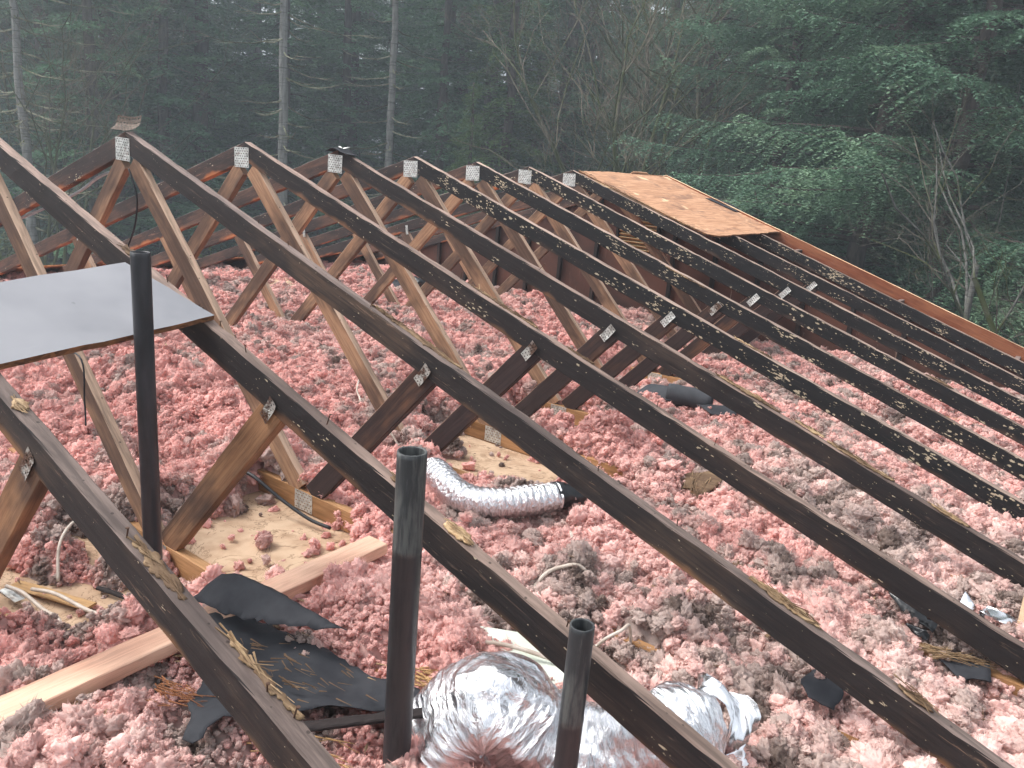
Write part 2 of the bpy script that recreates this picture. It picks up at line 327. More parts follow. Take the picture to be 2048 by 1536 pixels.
def plate(name, c, wx, hz_, y, nx, nz, mat, parent, ang=0., bend=0., curl=0.):
    """punched metal plate in a plane of constant y: a sheet with staggered slots cut out"""
    V = []; F = []; sx, sz = nx * 4, nz * 3
    for k in range(sz + 1):
        for i in range(sx + 1):
            u, v = i / sx - .5, k / sz - .5
            yy = -bend * max(0, v + .1) ** 2 * 2 - curl * max(0, u) ** 2 * 2 + random.gauss(0, .0004)
            V.append((u * wx, yy, v * hz_))
    for k in range(sz):
        for i in range(sx):
            cell = k // 3; off = 2 * (cell % 2)
            if k % 3 == 1 and (i + off) % 4 in (1, 2) and 0 < i < sx - 1: continue
            a = k * (sx + 1) + i; F.append((a, a + 1, a + sx + 2, a + sx + 1))
    n = len(V); V2 = [(x, yv + .0011, z) for x, yv, z in V]; F2 = [tuple(j + n for j in f[::-1]) for f in F]
    o = mesh(name, V + V2, F + F2, mat)
    o.matrix_basis = Matrix.Translation((c[0], y - .0016, c[1])) @ Matrix.Rotation(ang, 4, 'Y'); setpar(o, parent); return o
def ragged(poly, zf, mat, name, thick=.002, step=.02, jag=.006, parent=None, label=None, cat=None, group=None, uvz=None):
    """a ragged sheet: outline poly in x,y; height zf(x,y)"""
    P = []; m_ = len(poly)
    for a in range(m_):
        p, q = Vector(poly[a][:2]), Vector(poly[(a + 1) % m_][:2]); n = max(1, int((q - p).length / step))
        for k in range(n):
            v = p.lerp(q, k / n); P.append(Vector((v.x + random.gauss(0, jag * .5), v.y + random.gauss(0, jag * .5))))
    nb = len(P); xs = [p.x for p in P]; ys = [p.y for p in P]
    def inside(x, y):
        c = False; j = nb - 1
        for i in range(nb):
            if (P[i].y > y) != (P[j].y > y) and x < (P[j].x - P[i].x) * (y - P[i].y) / (P[j].y - P[i].y) + P[i].x: c = not c
            j = i
        return c
    x = min(xs)
    while x < max(xs):
        y = min(ys)
        while y < max(ys):
            if inside(x, y) and min((p.x - x) ** 2 + (p.y - y) ** 2 for p in P[:nb]) > (step * .45) ** 2: P.append(Vector((x + random.uniform(-.2, .2) * step, y + random.uniform(-.2, .2) * step)))
            y += step
        x += step
    r = delaunay_2d_cdt(P, [(i, (i + 1) % nb) for i in range(nb)], [], 2, 1e-6)
    V2, F2 = r[0], r[2]; F2 = [f for f in F2 if inside(sum(V2[k].x for k in f) / 3, sum(V2[k].y for k in f) / 3)]
    Z = [zf(v.x, v.y) for v in V2]; V = [(v.x, v.y, z) for v, z in zip(V2, Z)]
    o = mesh(name, V, [tuple(f) for f in F2], mat, parent, smooth=True)
    if thick:
        mo = o.modifiers.new('thickness', 'SOLIDIFY'); mo.thickness = thick; mo.offset = -1
    if label: tag(o, label, cat, group)
    return o
def splinters(name, c, d, length, n, spread, mat, parent=None, size=.05, up=Vector((0, 0, 1)), flat=.4):
    """clump of torn wood fibres along direction d round c"""
    mb = MB(); c = Vector(c); d = Vector(d).normalized()
    for i in range(n):
        t = (random.random() - .5) * length; q = c + d * t + Vector((random.gauss(0, spread), random.gauss(0, spread), random.gauss(0, spread * flat)))
        dd = (d + Vector((random.gauss(0, .22), random.gauss(0, .22), random.gauss(0, .14)))).normalized() * size * random.uniform(.5, 1.5)
        s1 = dd.cross(up).normalized() * random.uniform(.0006, .0026); s2 = Vector((0, 0, random.uniform(.0005, .0014)))
        a, b = q - dd / 2, q + dd / 2
        mb.add([a - s1 - s2, a + s1 - s2, a + s1 + s2, a - s1 + s2, b - s1 * .3 - s2 * .4, b + s1 * .2 - s2 * .4, b + s1 * .2 + s2 * .4, b - s1 * .3 + s2 * .4],
               [(0, 3, 2, 1), (4, 5, 6, 7), (0, 1, 5, 4), (1, 2, 6, 5), (2, 3, 7, 6), (3, 0, 4, 7)])
    return mb.build(name, mat, parent)
DEP, TH, XE = .0889, .038, 4.28
cs = math.cos(math.atan(SL)); hv = DEP / cs / 2              # vertical half depth
def top_z(x): return -SL * abs(x)
truss_labels = {
 -1: 'nearest truss, cutting the lower left corner above the new pink lumber',
 0: 'truss passing under the upper edge of the grey board and behind the open grey pipes',
 1: 'truss with a perforated metal plate sticking up on its peak',
 2: 'truss with bare peak just right of the upturned-plate truss, left of the thicker pale trunk',
 3: 'truss with a scrap of flashing lying on its peak',
 4: 'truss next behind the one with flashing scrap on its peak',
 5: 'second truss behind the one with the flashing scrap, reddish gouge in its rafter side',
 6: 'truss just in front of the one at the edge of the orange plywood',
 7: 'truss along the near edge of the orange plywood sheet, thickly speckled with cream flecks',
 8: 'truss passing under the middle of the orange plywood sheet'}
TR = {}
NAILMESH = None
for i in range(-1, 9):
    y0 = S * i; yc = y0 + TH / 2; T = empty('roof_truss', (0, y0, -1.4), truss_labels[i], 'roof truss', 'stripped roof trusses in a row'); TR[i] = T
    near = i in (-1, 0, 1, 2)
    cm = MAT['chord_clean'] if i in (-1, 0, 1) else (MAT['chord'] if i in (2, 3) else MAT['chord_fleck'])
    oz = {2: .0, 1: .004}.get(i, 0.)
    for sgn in (-1, 1):
        x1 = XE * sgn
        a = (0, yc, -hv); b = (x1, yc, top_z(XE) - hv)
        beam('top_chord', a, b, DEP, TH, (cm if sgn > 0 else MAT['chord_left']) if i != 0 or sgn < 0 else MAT['chord'], T, plumb0=.0004 * sgn, wear=1. if sgn > 0 else .5)
    beam('bottom_chord', (-3.86, yc, -1.360), (3.86, yc, -1.360), DEP, .036, MAT['bottom'], T, wear=.1, step=.15)
    for sgn in (-1, 1):
        wm = MAT['web']
        beam('web', (.045 * sgn, yc, -.13), (1.205 * sgn, yc, -1.318), DEP, .0335, wm, T, upv=Vector((sgn, 0, .3)), wear=.15)
        wm2 = MAT['web_dark'] if (sgn > 0 and i >= 1) else (MAT['web_half'] if sgn > 0 else MAT['web'])
        beam('web', (1.285 * sgn, yc, -1.318), (1.865 * sgn, yc, -.685), DEP, .0335, wm2, T, upv=Vector((-sgn, 0, .9)), wear=.15)
    plate('gusset_plate', (-.024, -.078), .118, .098, y0, 6, 8, MAT['galv'], T, ang=R(random.uniform(-2, 2)))
    plate('gusset_plate', (1.24, -1.358), .105, .080, y0 + .001, 6, 6, MAT['galv'], T)
    an = math.atan2(.60, -.58)
    plate('gusset_plate', (1.845, -.700), .038, .085, y0 - .001, 3, 6, MAT['galv_old'] if i in (-1, 0, 1, 2, 5) else MAT['galv'], T, ang=R(40), bend=.010 if i in (0, 1, 2, 3) else .0, curl=.006)
    plate('gusset_plate', (-1.80, -.675), .030, .085, y0 - .001, 2, 6, MAT['galv'], T, ang=R(-12))
    # bent nails left in the rafter
    for k in range(7 if i < 3 else 3):
        x = random.uniform(.9, 3.4); nl = random.uniform(.012, .03); lean = random.gauss(0, .3)
        z = top_z(x) + .0; q = (x, yc + random.uniform(-.012, .012), z)
        mb = MB().tube([q, (q[0] + lean * nl, q[1] + random.gauss(0, .2) * nl, z + nl)], .0016, 5); tip = mb.V[-1]
        mb.tube([(tip[0], tip[1], tip[2]), (tip[0], tip[1], tip[2] + .0012)], .004, 7)
        mb.build('nail', MAT['nail'], T)
def gouge(i, x0, x1, n, spread=.008, size=.06, off=.004, dy=0., mat='raw', label=None):
    """a torn pale patch on the upper edge of a rafter: ragged sliver plus fine fibres"""
    xm = (x0 + x1) / 2; yb = S * i + TH / 2 + dy; L_ = x1 - x0; w_ = min(.019, spread * 2.2); P = []
    for k in range(9):
        t = k / 8; P.append((x0 + L_ * t, yb - w_ * (.35 + .65 * math.sin(math.pi * t)) * random.uniform(.6, 1.25)))
    for k in range(9):
        t = 1 - k / 8; P.append((x0 + L_ * t, yb + w_ * (.35 + .65 * math.sin(math.pi * t)) * random.uniform(.6, 1.25)))
    sd_ = random.random() * 50
    o = ragged(P, lambda x, y: top_z(x) + off * .6 + .008 * (float(fbm(np.array([x * 26 + sd_]), np.array([y * 130]), 7, 3)[0]) - .35), MAT[mat], 'splintered_wood', .004, .006, .0045, TR[i])
    c = (xm, yb, top_z(xm) + off)
    f = splinters('loose_fibres', c, (1, 0, -SL), L_, max(14, int(n * .32)), spread * .6, MAT[mat], None, size * .65, flat=.5); setpar(f, o)
    return o
gouge(-1, 2.24, 2.40, 70, .007, .07); gouge(-1, 2.50, 2.70, 60, .004, .10, dy=.016); gouge(-1, 1.76, 1.80, 20, .008, .04)
gouge(0, 1.07, 1.16, 50, .007, .06); gouge(0, 2.48, 2.56, 80, .013, .035, .008); gouge(0, 2.30, 2.37, 20, .005, .05)
gouge(1, 1.56, 1.98, 110, .006, .09, dy=.014); gouge(1, 3.01, 3.20, 110, .010, .06, .006, .01); gouge(1, 3.40, 3.48, 60, .015, .05, .012)
gouge(2, 1.50, 1.85, 80, .005, .08, dy=.012); gouge(2, 2.0, 2.12, 20, .004, .06, dy=.014)
gouge(3, 2.37, 2.66, 110, .009, .06, .006, .012); gouge(3, 2.72, 2.84, 50, .010, .05, .010, .02); gouge(3, 2.86, 3.12, 120, .010, .055, .006, .008); gouge(3, 3.26, 3.39, 60, .008, .05, .006)
gouge(5, 1.50, 1.78, 40, .004, .06, -.01, -.017); gouge(7, .20, .85, 90, .007, .05, .006, .005); gouge(6, 2.9, 3.05, 40, .012, .05, .01); gouge(4, 2.2, 2.4, 25, .006, .05, .004)
# peak leftovers
T = TR[1]
o = plate('bent_gusset_plate', (0, 0), .115, .075, 0, 8, 6, MAT['galv_dark'], T, bend=.05, curl=.03)
setattr(o, 'matrix_basis', T.matrix_basis.inverted() @ Matrix.Translation((-.015, S + .02, .016)) @ Matrix.Rotation(R(38), 4, 'Z') @ Matrix.Rotation(R(-68), 4, 'X') @ Matrix.Rotation(R(8), 4, 'Y'))
# flashing scrap on the third peak: own thing
o = ragged([(-.07, 1.80), (.02, 1.79), (.11, 1.81), (.12, 1.87), (.0, 1.89), (-.08, 1.87)], lambda x, y: top_z(x) + .006 + .012 * fbm(x * 30, y * 30, 4), MAT['tar'], 'flashing_scrap', .002, .012, .004,
           label='curled grey flashing scrap lying on the third truss peak from the left', cat='roofing scrap')
mb = MB(); ring = [(.035 + .035 * math.cos(t * .33), 1.84 + .022 * math.sin(t * .33), .012 + .004 * math.sin(t * .66)) for t in range(16)]
mb.tube(ring, .004, 6); mb.build('loop', MAT['galv'], o)
# ------------------------------------------------------------------ gable end wall
GY = S * 9
G = empty('gable_wall', (0, GY, -1.4), 'rust-brown gable end wall with dark studs and louvred vent behind the trusses', 'gable wall')
for sgn in (-1, 1):
    beam('top_chord', (0, GY + TH / 2, -hv), (XE * sgn, GY + TH / 2, top_z(XE) - hv), DEP, TH, MAT['chord_fleck'] if sgn > 0 else MAT['chord_left'], G, plumb0=.0004 * sgn, wear=.6)
beam('bottom_plate', (-3.86, GY + TH / 2, -1.36), (3.86, GY + TH / 2, -1.36), DEP, .036, MAT['stud'], G, step=.2)
VX0, VX1, VZ0, VZ1 = -.20, .20, -.70, -.40
def panel(poly, y, t): # extruded polygon in xz
    n = len(poly); return ([(x, y, z) for x, z in poly] + [(x, y + t, z) for x, z in poly], [tuple(range(n)), tuple(range(2 * n - 1, n - 1, -1))] + [(k, k + n, (k + 1) % n + n, (k + 1) % n) for k in range(n)])
mb = MB(); ys = GY + TH + .002
mb.add(*panel([(-4.1, -1.40), (VX0, -1.40), (VX0, top_z(VX0) - .004), (-4.1, top_z(4.1) - .004)], ys, .012))
mb.add(*panel([(VX1, -1.40), (4.1, -1.40), (4.1, top_z(4.1) - .004), (VX1, top_z(VX1) - .004)], ys, .012))
mb.add(*panel([(VX0, -1.40), (VX1, -1.40), (VX1, VZ0), (VX0, VZ0)], ys, .012))
mb.add(*panel([(VX0, VZ1), (VX1, VZ1), (VX1, top_z(VX1) - .004), (0, -.004), (VX0, top_z(VX0) - .004)], ys, .012))
mb.build('wall_panel', MAT['skin'], G)
for x in np.arange(-3.3, 3.4, .41):
    if VX0 - .03 < x < VX1 + .03: continue
    beam('stud', (x, GY + TH / 2, -1.318), (x, GY + TH / 2, top_z(x) - .085), .038, .034, MAT['stud'], G, upv=Vector((1, 0, 0)), step=.2)
vt = mesh('louvre_vent', *(lambda q: (q.V, q.F))(MB().box((VX0 - .012, GY + .02, -.55), (.024, .04, .34)).box((VX1 + .012, GY + .02, -.55), (.024, .04, .34)).box((0, GY + .02, VZ0 - .012), (.36, .038, .022))), MAT['stud'], G)
for k in range(9):
    z = VZ0 + .016 + k * .033
    q = MB().box((0, GY + .03, z), (.39, .045, .007), Matrix.Rotation(R(-35), 3, 'X')).build('slat', MAT['lath'], vt)
# rake overhang
RY = 5.93
F_ = empty('rake_fascia', (0, RY, -1.0), 'orange rake board running down past the far end of the roof', 'fascia board')
beam('board', (0.0, RY + .019, -.045 + .012), (4.45, RY + .019, -SL * 4.45 - .045 + .012), .12, .019, MAT['fascia'], F_, plumb0=.001, wear=.1, step=.1)
beam('board', (0.0, RY + .019, -.045 + .012), (-4.45, RY + .019, -SL * 4.45 - .045 + .012), .12, .019, MAT['fascia'], F_, plumb0=-.001, wear=.1, step=.1)
for x in (1.4, 2.3, 3.2, 4.0, -1.4, -2.6, -3.6):
    beam('lookout', (x, GY + TH + .016, top_z(x) - .075), (x, RY - .0015, top_z(x) - .075), .06, .036, MAT['chord_left'], F_, step=.2)
# orange plywood sheet on the ridge end (right slope), with plies
def slab(name, corners, thick, mat, label=None, cat=None, jag=.004, parent=None, edge=None, droop=0, lift=.002):
    """board lying on the right slope; corners in x,y"""
    o = ragged(corners, lambda x, y: -SL * x + lift + thick + droop * (fbm(x * 2.4, y * 2.4, 3) - .5), mat, name, thick, .05, jag, parent, label, cat)
    for p in o.data.polygons: p.use_smooth = False
    if edge: o.data.materials.append(edge); o.modifiers[0].material_offset_rim = 1
    return o
PL = slab('plywood_sheet', [(.05, 4.30), (.33, 4.31), (.62, 4.335), (.85, 4.32), (1.17, 4.37), (1.215, 4.50), (1.20, 4.9), (1.195, 5.3), (1.19, 5.97), (.7, 5.965), (.012, 5.96), (.012, 5.3), (.012, 4.8)], .012, MAT['ply'],
     'weathered orange plywood sheet left on the far end of the roof', 'plywood sheet', .006, edge=MAT['core'], droop=.012)
o = ragged([(-.012, 5.30), (-.012, 5.96), (-.60, 5.96), (-.58, 5.35)], lambda x, y: SL * x + .014 + max(0, .03 * (1 + x * 10)) * (1 if y < 5.6 else .4), MAT['ply'], 'plywood_piece', .012, .05, .005, label='short torn plywood piece over the ridge behind the big orange sheet', cat='plywood sheet')
ragged([(.50, 5.80), (.78, 5.85), (.80, 6.05), (.62, 6.10), (.50, 6.02)], lambda x, y: -SL * x + .020 + .03 * max(0, y - 5.93), MAT['tar'], 'roofing_scrap', .003, .03, .004, label='grey roofing strip on the upper edge of the orange plywood', cat='roofing scrap')
splinters('torn_edge', (.55, 4.325, -.18 + .012), (1, 0, -SL), 1.1, 130, .010, MAT['raw'], None, .04); tag(bpy.data.objects['torn_edge'])
te = bpy.data.objects['torn_edge']; setpar(te, PL)
# grey board
GB = slab('sheathing_board', [(1.215, -.05), (1.294, -.425), (1.345, -.665), (1.668, -.665), (1.647, -.573), (1.60, -.27), (1.548, .03), (1.38, -.01)], .016, MAT['board'],
     'smooth grey board lying across the two nearest rafters at the left', 'sheathing board', .0015, edge=MAT['core'], lift=.003, droop=.012)
# eave sheathing on the left slope
o = ragged([(-4.32, -1.0), (-3.45, -1.0), (-3.46, .8), (-3.42, 2.4), (-3.47, 4.2), (-3.44, 5.9), (-4.32, 5.9)], lambda x, y: SL * x + .016 + .006 * fbm(x * 3, y * 2, 8), MAT['eave'], 'eave_sheathing', .014, .12, .012, label='strip of plywood left along the far left eave', cat='plywood strip')
# ------------------------------------------------------------------ house body
hb = empty('house_body', (0, 2.3, -4.3), 'lower walls of the house under the stripped roof', 'house')
MAT['siding'] = simple('house_siding', lin('6b5244'), .8)
mb = MB(); y0, y1 = -1.6, 5.53
mb.box((-3.86, (y0 + y1) / 2, -2.86), (.1, y1 - y0, 2.88)).build('wall', MAT['siding'], hb)
MB().box((3.86, (y0 + y1) / 2, -2.86), (.1, y1 - y0, 2.88)).build('wall', MAT['siding'], hb)
MB().box((0, y1 + .02, -2.86), (7.62, .1, 2.88)).build('wall', MAT['siding'], hb)
MB().box((-4.34, (y0 + 5.9) / 2, -1.47), (.019, 7.4, .14)).build('fascia', MAT['fascia'], hb)
MB().box((0, (y0 + y1) / 2, -1.418), (7.6, y1 - y0 - .02, .022)).build('ceiling_sheet', MAT['paper'], hb)
# ------------------------------------------------------------------ pipes
def pipe(name, x, y, z0, z1, r, mat, label, ring_z=None):
    n = 40; V = []; F = []; prof = [(r, z0 - z1), (r, -.215)] + ([(r * 1.02, -.214), (r * 1.02, -.205)] if mat == MAT['pipe'] else []) + [(r, -.2), (r, -.012), (r * .995, -.001), (r * .97, 0), (r * .86, 0), (r * .84, -.003), (r * .84, z0 - z1)]
    k = len(prof)
    for a in range(n):
        t = 2 * math.pi * a / n
        for rr, z in prof: V.append((math.cos(t) * rr, math.sin(t) * rr, z + (random.gauss(0, .0004) if z > -.01 else 0)))
    for a in range(n):
        for q in range(k - 1): F.append((a * k + q, (a + 1) % n * k + q, (a + 1) % n * k + q + 1, a * k + q + 1))
    o = mesh(name, V, F, mat, smooth=True); o.matrix_basis = Matrix.Translation((x, y, z1)); tag(o, label, 'vent pipe', 'black plastic vent pipes'); return o
pipe('vent_pipe', 1.634, -.230, -1.40, -.292, .0242, MAT['pipe_dark'], 'black pipe standing in front of the grey board at the left')
pipe('vent_pipe', 2.564, -.200, -1.40, -.563, .0302, MAT['pipe'], 'tall grey-black open pipe standing at the left end of the large foil duct')
pipe('vent_pipe', 2.920, -.080, -1.40, -.847, .0245, MAT['pipe'], 'short open pipe standing in front of the middle of the large foil duct')
# ------------------------------------------------------------------ insulation
ZC = -1.407
BARE = [(1.40, 1.70, .48, .13, 1.), (1.35, 2.31, .42, .13, 1.), (1.3, 3.50, .42, .15, 1.), (1.44, .27, .42, .29, 1.), (1.28, -.30, .46, .27, .97), (1.62, 2.22, .34, .2, .97), (1.52, 1.42, .34, .2, .97), (1.25, -.40, .32, .19, 1.), (.95, -.14, .16, .10, .9), (1.45, 1.52, .20, .13, 1.), (1.7, 2.3, .2, .13, .9), (1.35, 2.65, .26, .14, .9), (2.02, 1.72, .10, .10, .8), (1.15, -.05, .1, .1, .8), (1.6, .12, .14, .12, .9), (1.30, .50, .32, .10, .9), (1.48, -.30, .08, .10, .8), (1.2, 1.1, .1, .1, .5), (2.56, .40, .20, .07, 1), (2.75, .48, .14, .06, 1), (3.6, 1.12, .2, .06, .9), (1.62, 1.78, .5, .06, .95), (1.45, 2.38, .42, .06, .95), (1.45, 3.58, .4, .08, .9), (1.28, .55, .32, .07, 1.), (3.5, 1.5, .12, .08, .6)]
CAPS = [(2.62, 2.88, .50, .65, -1.335), (3.46, 3.76, 1.08, 1.25, -1.34), (1.05, 1.72, 1.72, 1.86, -1.406), (1.08, 1.62, 2.33, 2.47, -1.406), (1.05, 1.52, 3.52, 3.69, -1.406), (.95, 1.42, .48, .64, -1.406), (1.80, 1.93, -1.3, .40, -1.305), (1.82, 2.50, -.33, -.09, -1.275), (2.12, 2.28, -.46, -.34, -1.275), (1.60, 1.80, .86, 1.0, -1.295), (1.75, 2.0, .84, .96, -1.295), (1.95, 2.12, .93, 1.20, -1.295), (1.93, 2.05, -1.3, .0, -1.27)]
LUMPS = [(1.64, -.30, .15, .13, .19), (1.50, -.50, .13, .10, .15), (1.02, -.24, .16, .09, .13), (1.24, -.16, .09, .06, .09), (1.12, -.60, .2, .08, .12), (1.62, .20, .06, .05, .07), (1.36, .33, .05, .04, .07), (1.62, 1.40, .08, .06, .08), (1.85, 2.0, .14, .10, .12)]
MOUND = [(-1.2, 1.0, 1.3, 1.1, .10), (.1, .9, .8, .7, .10), (-2.5, 2.5, 1.2, 1.4, .08), (0.2, 2.3, .8, .6, .05), (.6, 4.6, .9, .5, .10), (-1.0, 4.4, 1.2, .6, .04), (.85, .15, .12, .14, .05), (1.75, 2.12, .17, .15, .11), (1.45, .95, .16, .13, .06), (2.15, .15, .3, .16, .07), (2.55, .75, .4, .2, .05), (2.6, 2.0, .3, .3, .04), (1.9, -.62, .5, .12, .03), (2.75, -.2, .2, .1, .03), (1.60, -.36, .10, .10, .10), (1.05, -.36, .09, .08, .09), (3.1, .9, .4, .2, .02), (1.15, -.22, .12, .06, .05)]
def thick(x, y):
    x = np.asarray(x, float); y = np.asarray(y, float)
    t = .085 + .075 * (fbm(x * 1.6, y * 1.6, 3) - .4) + .145 * (fbm(x * 5., y * 5., 11) - .48) + .085 * (fbm(x * 15, y * 15, 23, 2) - .5)
    for a, b, r, s_, h in MOUND: t = t + h * np.exp(-(((x - a) / r) ** 2 + ((y - b) / s_) ** 2))
    wob = .55 * (fbm(x * 7, y * 7, 41) - .5) + .35 * (fbm(x * 22, y * 22, 43, 2) - .5)
    m_ = np.zeros_like(t)
    for a, b, r, s_, h in BARE:
        dd = np.sqrt(((x - a) / r) ** 2 + ((y - b) / s_) ** 2) + wob; m_ = np.maximum(m_, h * np.clip((1.25 - dd) / .35, 0, 1))
    t = t * (1 - m_) - .03 * m_
    for a, b, r, s_, h in LUMPS: t = t + h * np.exp(-(((x - a) / r) ** 2 + ((y - b) / s_) ** 2) * 1.4) * (.55 + .9 * fbm(x * 14 + a, y * 14, 61, 2))
    for x0_, x1_, y0_, y1_, zc_ in CAPS:
        inn = (x > x0_) & (x < x1_) & (y > y0_) & (y < y1_); t = np.where(inn, np.minimum(t, zc_ - ZC), t)
    return t
def hz(x, y): return float(ZC + .014 + max(.0, float(thick(np.array([x]), np.array([y]))[0])))
GRAYS = [(2.92, 1.63, .35, .25, .8), (2.45, 1.5, .25, .2, .6), (3.21, .61, .5, .4, .35), (2.45, .62, .22, .14, .9), (.85, 1.62, .3, .2, .5), (2.35, 2.9, .3, .3, .3), (2.2, -.55, .35, .2, .55), (3.0, .95, .35, .3, .8), (3.3, 1.9, .5, .3, .7), (3.0, 2.3, .3, .3, .6), (2.3, -.1, .2, .12, .5), (1.35, -.3, .35, .2, .6), (2.1, 1.35, .25, .15, .7), (1.1, 1.15, .2, .15, .5), (3.05, .42, .2, .15, .6), (2.55, -.3, .15, .12, .7), (-.3, 1.5, .5, .3, .3), (-1.6, 3.3, .6, .3, .3), (1.35, -.62, .3, .2, .5), (3.2, 1.3, .3, .15, .6)]
PINKS = [(1.75, 2.12, .22, .18, 1.), (2.45, .05, .1, .3, .6), (2.15, .2, .35, .2, .6), (2.75, 1.05, .28, .16, .8), (2.75, 1.62, .15, .15, .5), (1.55, .75, .25, .3, .7), (2.45, 1.12, .2, .15, .5), (1.85, .35, .3, .2, .6), (.4, .9, .5, .5, .3)]
def tint(x, y, r1, r2):
    g = -.07 + 1.0 * (fbm(x * 2.6, y * 2.6, 71) - .44) + 2.5 * (fbm(x * 13, y * 13, 77, 4) - .5)
    for a, b, r, s_, h in GRAYS: g = g + h * .45 * np.exp(-(((x - a) / r) ** 2 + ((y - b) / s_) ** 2))
    for a, b, r, s_, h in PINKS: g = g - h * np.exp(-(((x - a) / r) ** 2 + ((y - b) / s_) ** 2))
    g = np.clip(g + .42 * (r1 - .5), 0, 1)
    pk = np.array([.88, .505, .455]); pale = np.array([.88, .635, .58]); gr = np.array([.56, .44, .395]); dk = np.array([.22, .165, .14])
    f = np.clip(fbm(x * 1.4, y * 1.4, 90) * 2.0 - .75 + .28 * (x - 2.2).clip(-1, 1.2) + .5 * (r2 - .5), 0, 1)[:, None]
    c = pk * (1 - f) + pale * f; a = np.clip(g * 2.1, 0, 1)[:, None]; c = c * (1 - a) + gr * a
    b = np.clip((g - .60) * 3.4, 0, 1)[:, None]; c = c * (1 - b) + dk * b
    return np.clip(c * (.85 + .3 * r2[:, None]), 0, 1)
nx, ny = 380, 340; gx, gy = np.meshgrid(np.linspace(-3.8, 3.8, nx), np.linspace(-1.35, 5.48, ny))
GX, GYY = gx.ravel(), gy.ravel(); HZ = ZC + thick(GX, GYY) - .012
V = np.stack([GX, GYY, HZ], 1); idx = np.arange(nx * ny).reshape(ny, nx)
F = np.stack([idx[:-1, :-1].ravel(), idx[:-1, 1:].ravel(), idx[1:, 1:].ravel(), idx[1:, :-1].ravel()], 1)
bed = mesh('insulation', V, F, MAT['ins_base'], smooth=True); tag(bed, 'loose pink and grey blown insulation covering the attic floor', 'insulation', kind='stuff')
ca = bed.data.attributes.new('tint', 'FLOAT_COLOR', 'POINT')
tc = tint(GX, GYY, RNG.random(len(GX)), RNG.random(len(GX))) * .9; ca.data.foreach_set('color', np.concatenate([tc, np.ones((len(tc), 1))], 1).astype(np.float32).ravel())
# tufts
def ico(sub):
    import bmesh
    bm = bmesh.new(); bmesh.ops.create_icosphere(bm, subdivisions=sub, radius=1); V = np.array([v.co[:] for v in bm.verts]); F = np.array([[v.index for v in f.verts] for f in bm.faces]); bm.free(); return V, F
fc = bpy.data.collections.new('tuft_shapes')
IV, IF = ico(3); JV, JF = ico(4)
for k in range(8):
    r = np.random.default_rng(100 + k); V = JV.copy(); ph_ = r.uniform(0, 50, 6); rad = np.ones(len(V)) * .62
    for f_q, am in ((1.6, .42), (3.4, .34), (7., .20), (13., .11)):
        nn_ = fbm(V[:, 0] * f_q + ph_[0] + V[:, 2] * f_q * .7, V[:, 1] * f_q + ph_[1] - V[:, 2] * f_q * .6, int(ph_[2] * 10), 2); rad = rad + am * (1 - 2.6 * np.abs(nn_ - .5)) - am * .45
    nb = 22; B = r.normal(size=(nb, 3)); B /= np.linalg.norm(B, axis=1)[:, None]; br = r.uniform(.2, .5, nb)
    for b, q in zip(B, br):
        ang = np.arccos(np.clip(V @ b, -1, 1)); rad = rad + .20 * np.clip(1 - (ang / q) ** 2, 0, 1)
    rad = np.clip(rad, .3, 1.5) * (1 + r.normal(0, .06, len(V))); V = V * rad[:, None] * r.uniform(.7, 1.15, 3)
    nf_ = 150; pi_ = r.integers(0, len(V), nf_); base = V[pi_]; out = base / np.linalg.norm(base, axis=1)[:, None] + r.normal(0, .55, (nf_, 3)); out /= np.linalg.norm(out, axis=1)[:, None]
    sd_ = np.cross(out, r.normal(size=(nf_, 3))); sd_ /= np.linalg.norm(sd_, axis=1)[:, None]; ln = r.uniform(.2, .7, nf_)[:, None]
    FV = np.stack([base - sd_ * .028, base + sd_ * .028, base + out * ln], 1).reshape(-1, 3); JF2 = np.concatenate([JF, np.arange(nf_ * 3).reshape(-1, 3) + len(V)]); V = np.concatenate([V, FV])
    o = mesh('tuft', V, JF2, MAT['ins'], smooth=True, link=False); fc.objects.link(o)
N = 430000
px = RNG.uniform(-3.8, 3.78, N); py = RNG.uniform(-1.3, 5.46, N)
# keep what the camera side can show at full density; thin out the far corner
dcam = np.hypot(px - 3.565, py + 1.279); keep = RNG.random(N) < np.clip(1.25 - dcam / 14, .45, 1); px, py = px[keep], py[keep]; dcam = dcam[keep]
th = thick(px, py); ok = (th > .006) | (RNG.random(len(px)) < .012); px, py, th, dcam = px[ok], py[ok], th[ok], dcam[ok]
n = len(px); sc_ = RNG.lognormal(math.log(.0102), .50, n) * np.clip(.85 + dcam * .05, .95, 1.12); sc_ = np.clip(sc_, .004, .03)
for a_, b_, r_ in ((2.37, 1.86, .12), (3.22, .71, .09), (1.8, 2.98, .2), (2.0, 2.95, .15), (3.5, 1.2, .2), (3.53, 1.6, .12), (3.3, 1.36, .15), (2.2, -.42, .12), (1.91, -.57, .08), (2.2, -.2, .35), (1.3, -.4, .35), (2.1, 1.2, .1)):
    sc_ = np.where(np.hypot(px - a_, py - b_) < r_, np.minimum(sc_, .0085), sc_)
big = fbm(px * 3, py * 3, 55); sc_ *= .55 + .9 * big
pz = ZC + np.maximum(th, 0) + RNG.normal(0, .009, n) + sc_ * .25
r1 = RNG.random(n); r2 = RNG.random(n)
P = np.stack([px, py, pz], 1)
pm = bpy.data.meshes.new('tuft_points'); pm.vertices.add(n); pm.vertices.foreach_set('co', P.astype(np.float32).ravel())
def att(name, typ, key, arr): a = pm.attributes.new(name, typ, 'POINT'); a.data.foreach_set(key, arr.astype(np.float32).ravel() if typ != 'INT' else arr.astype(np.int32).ravel())
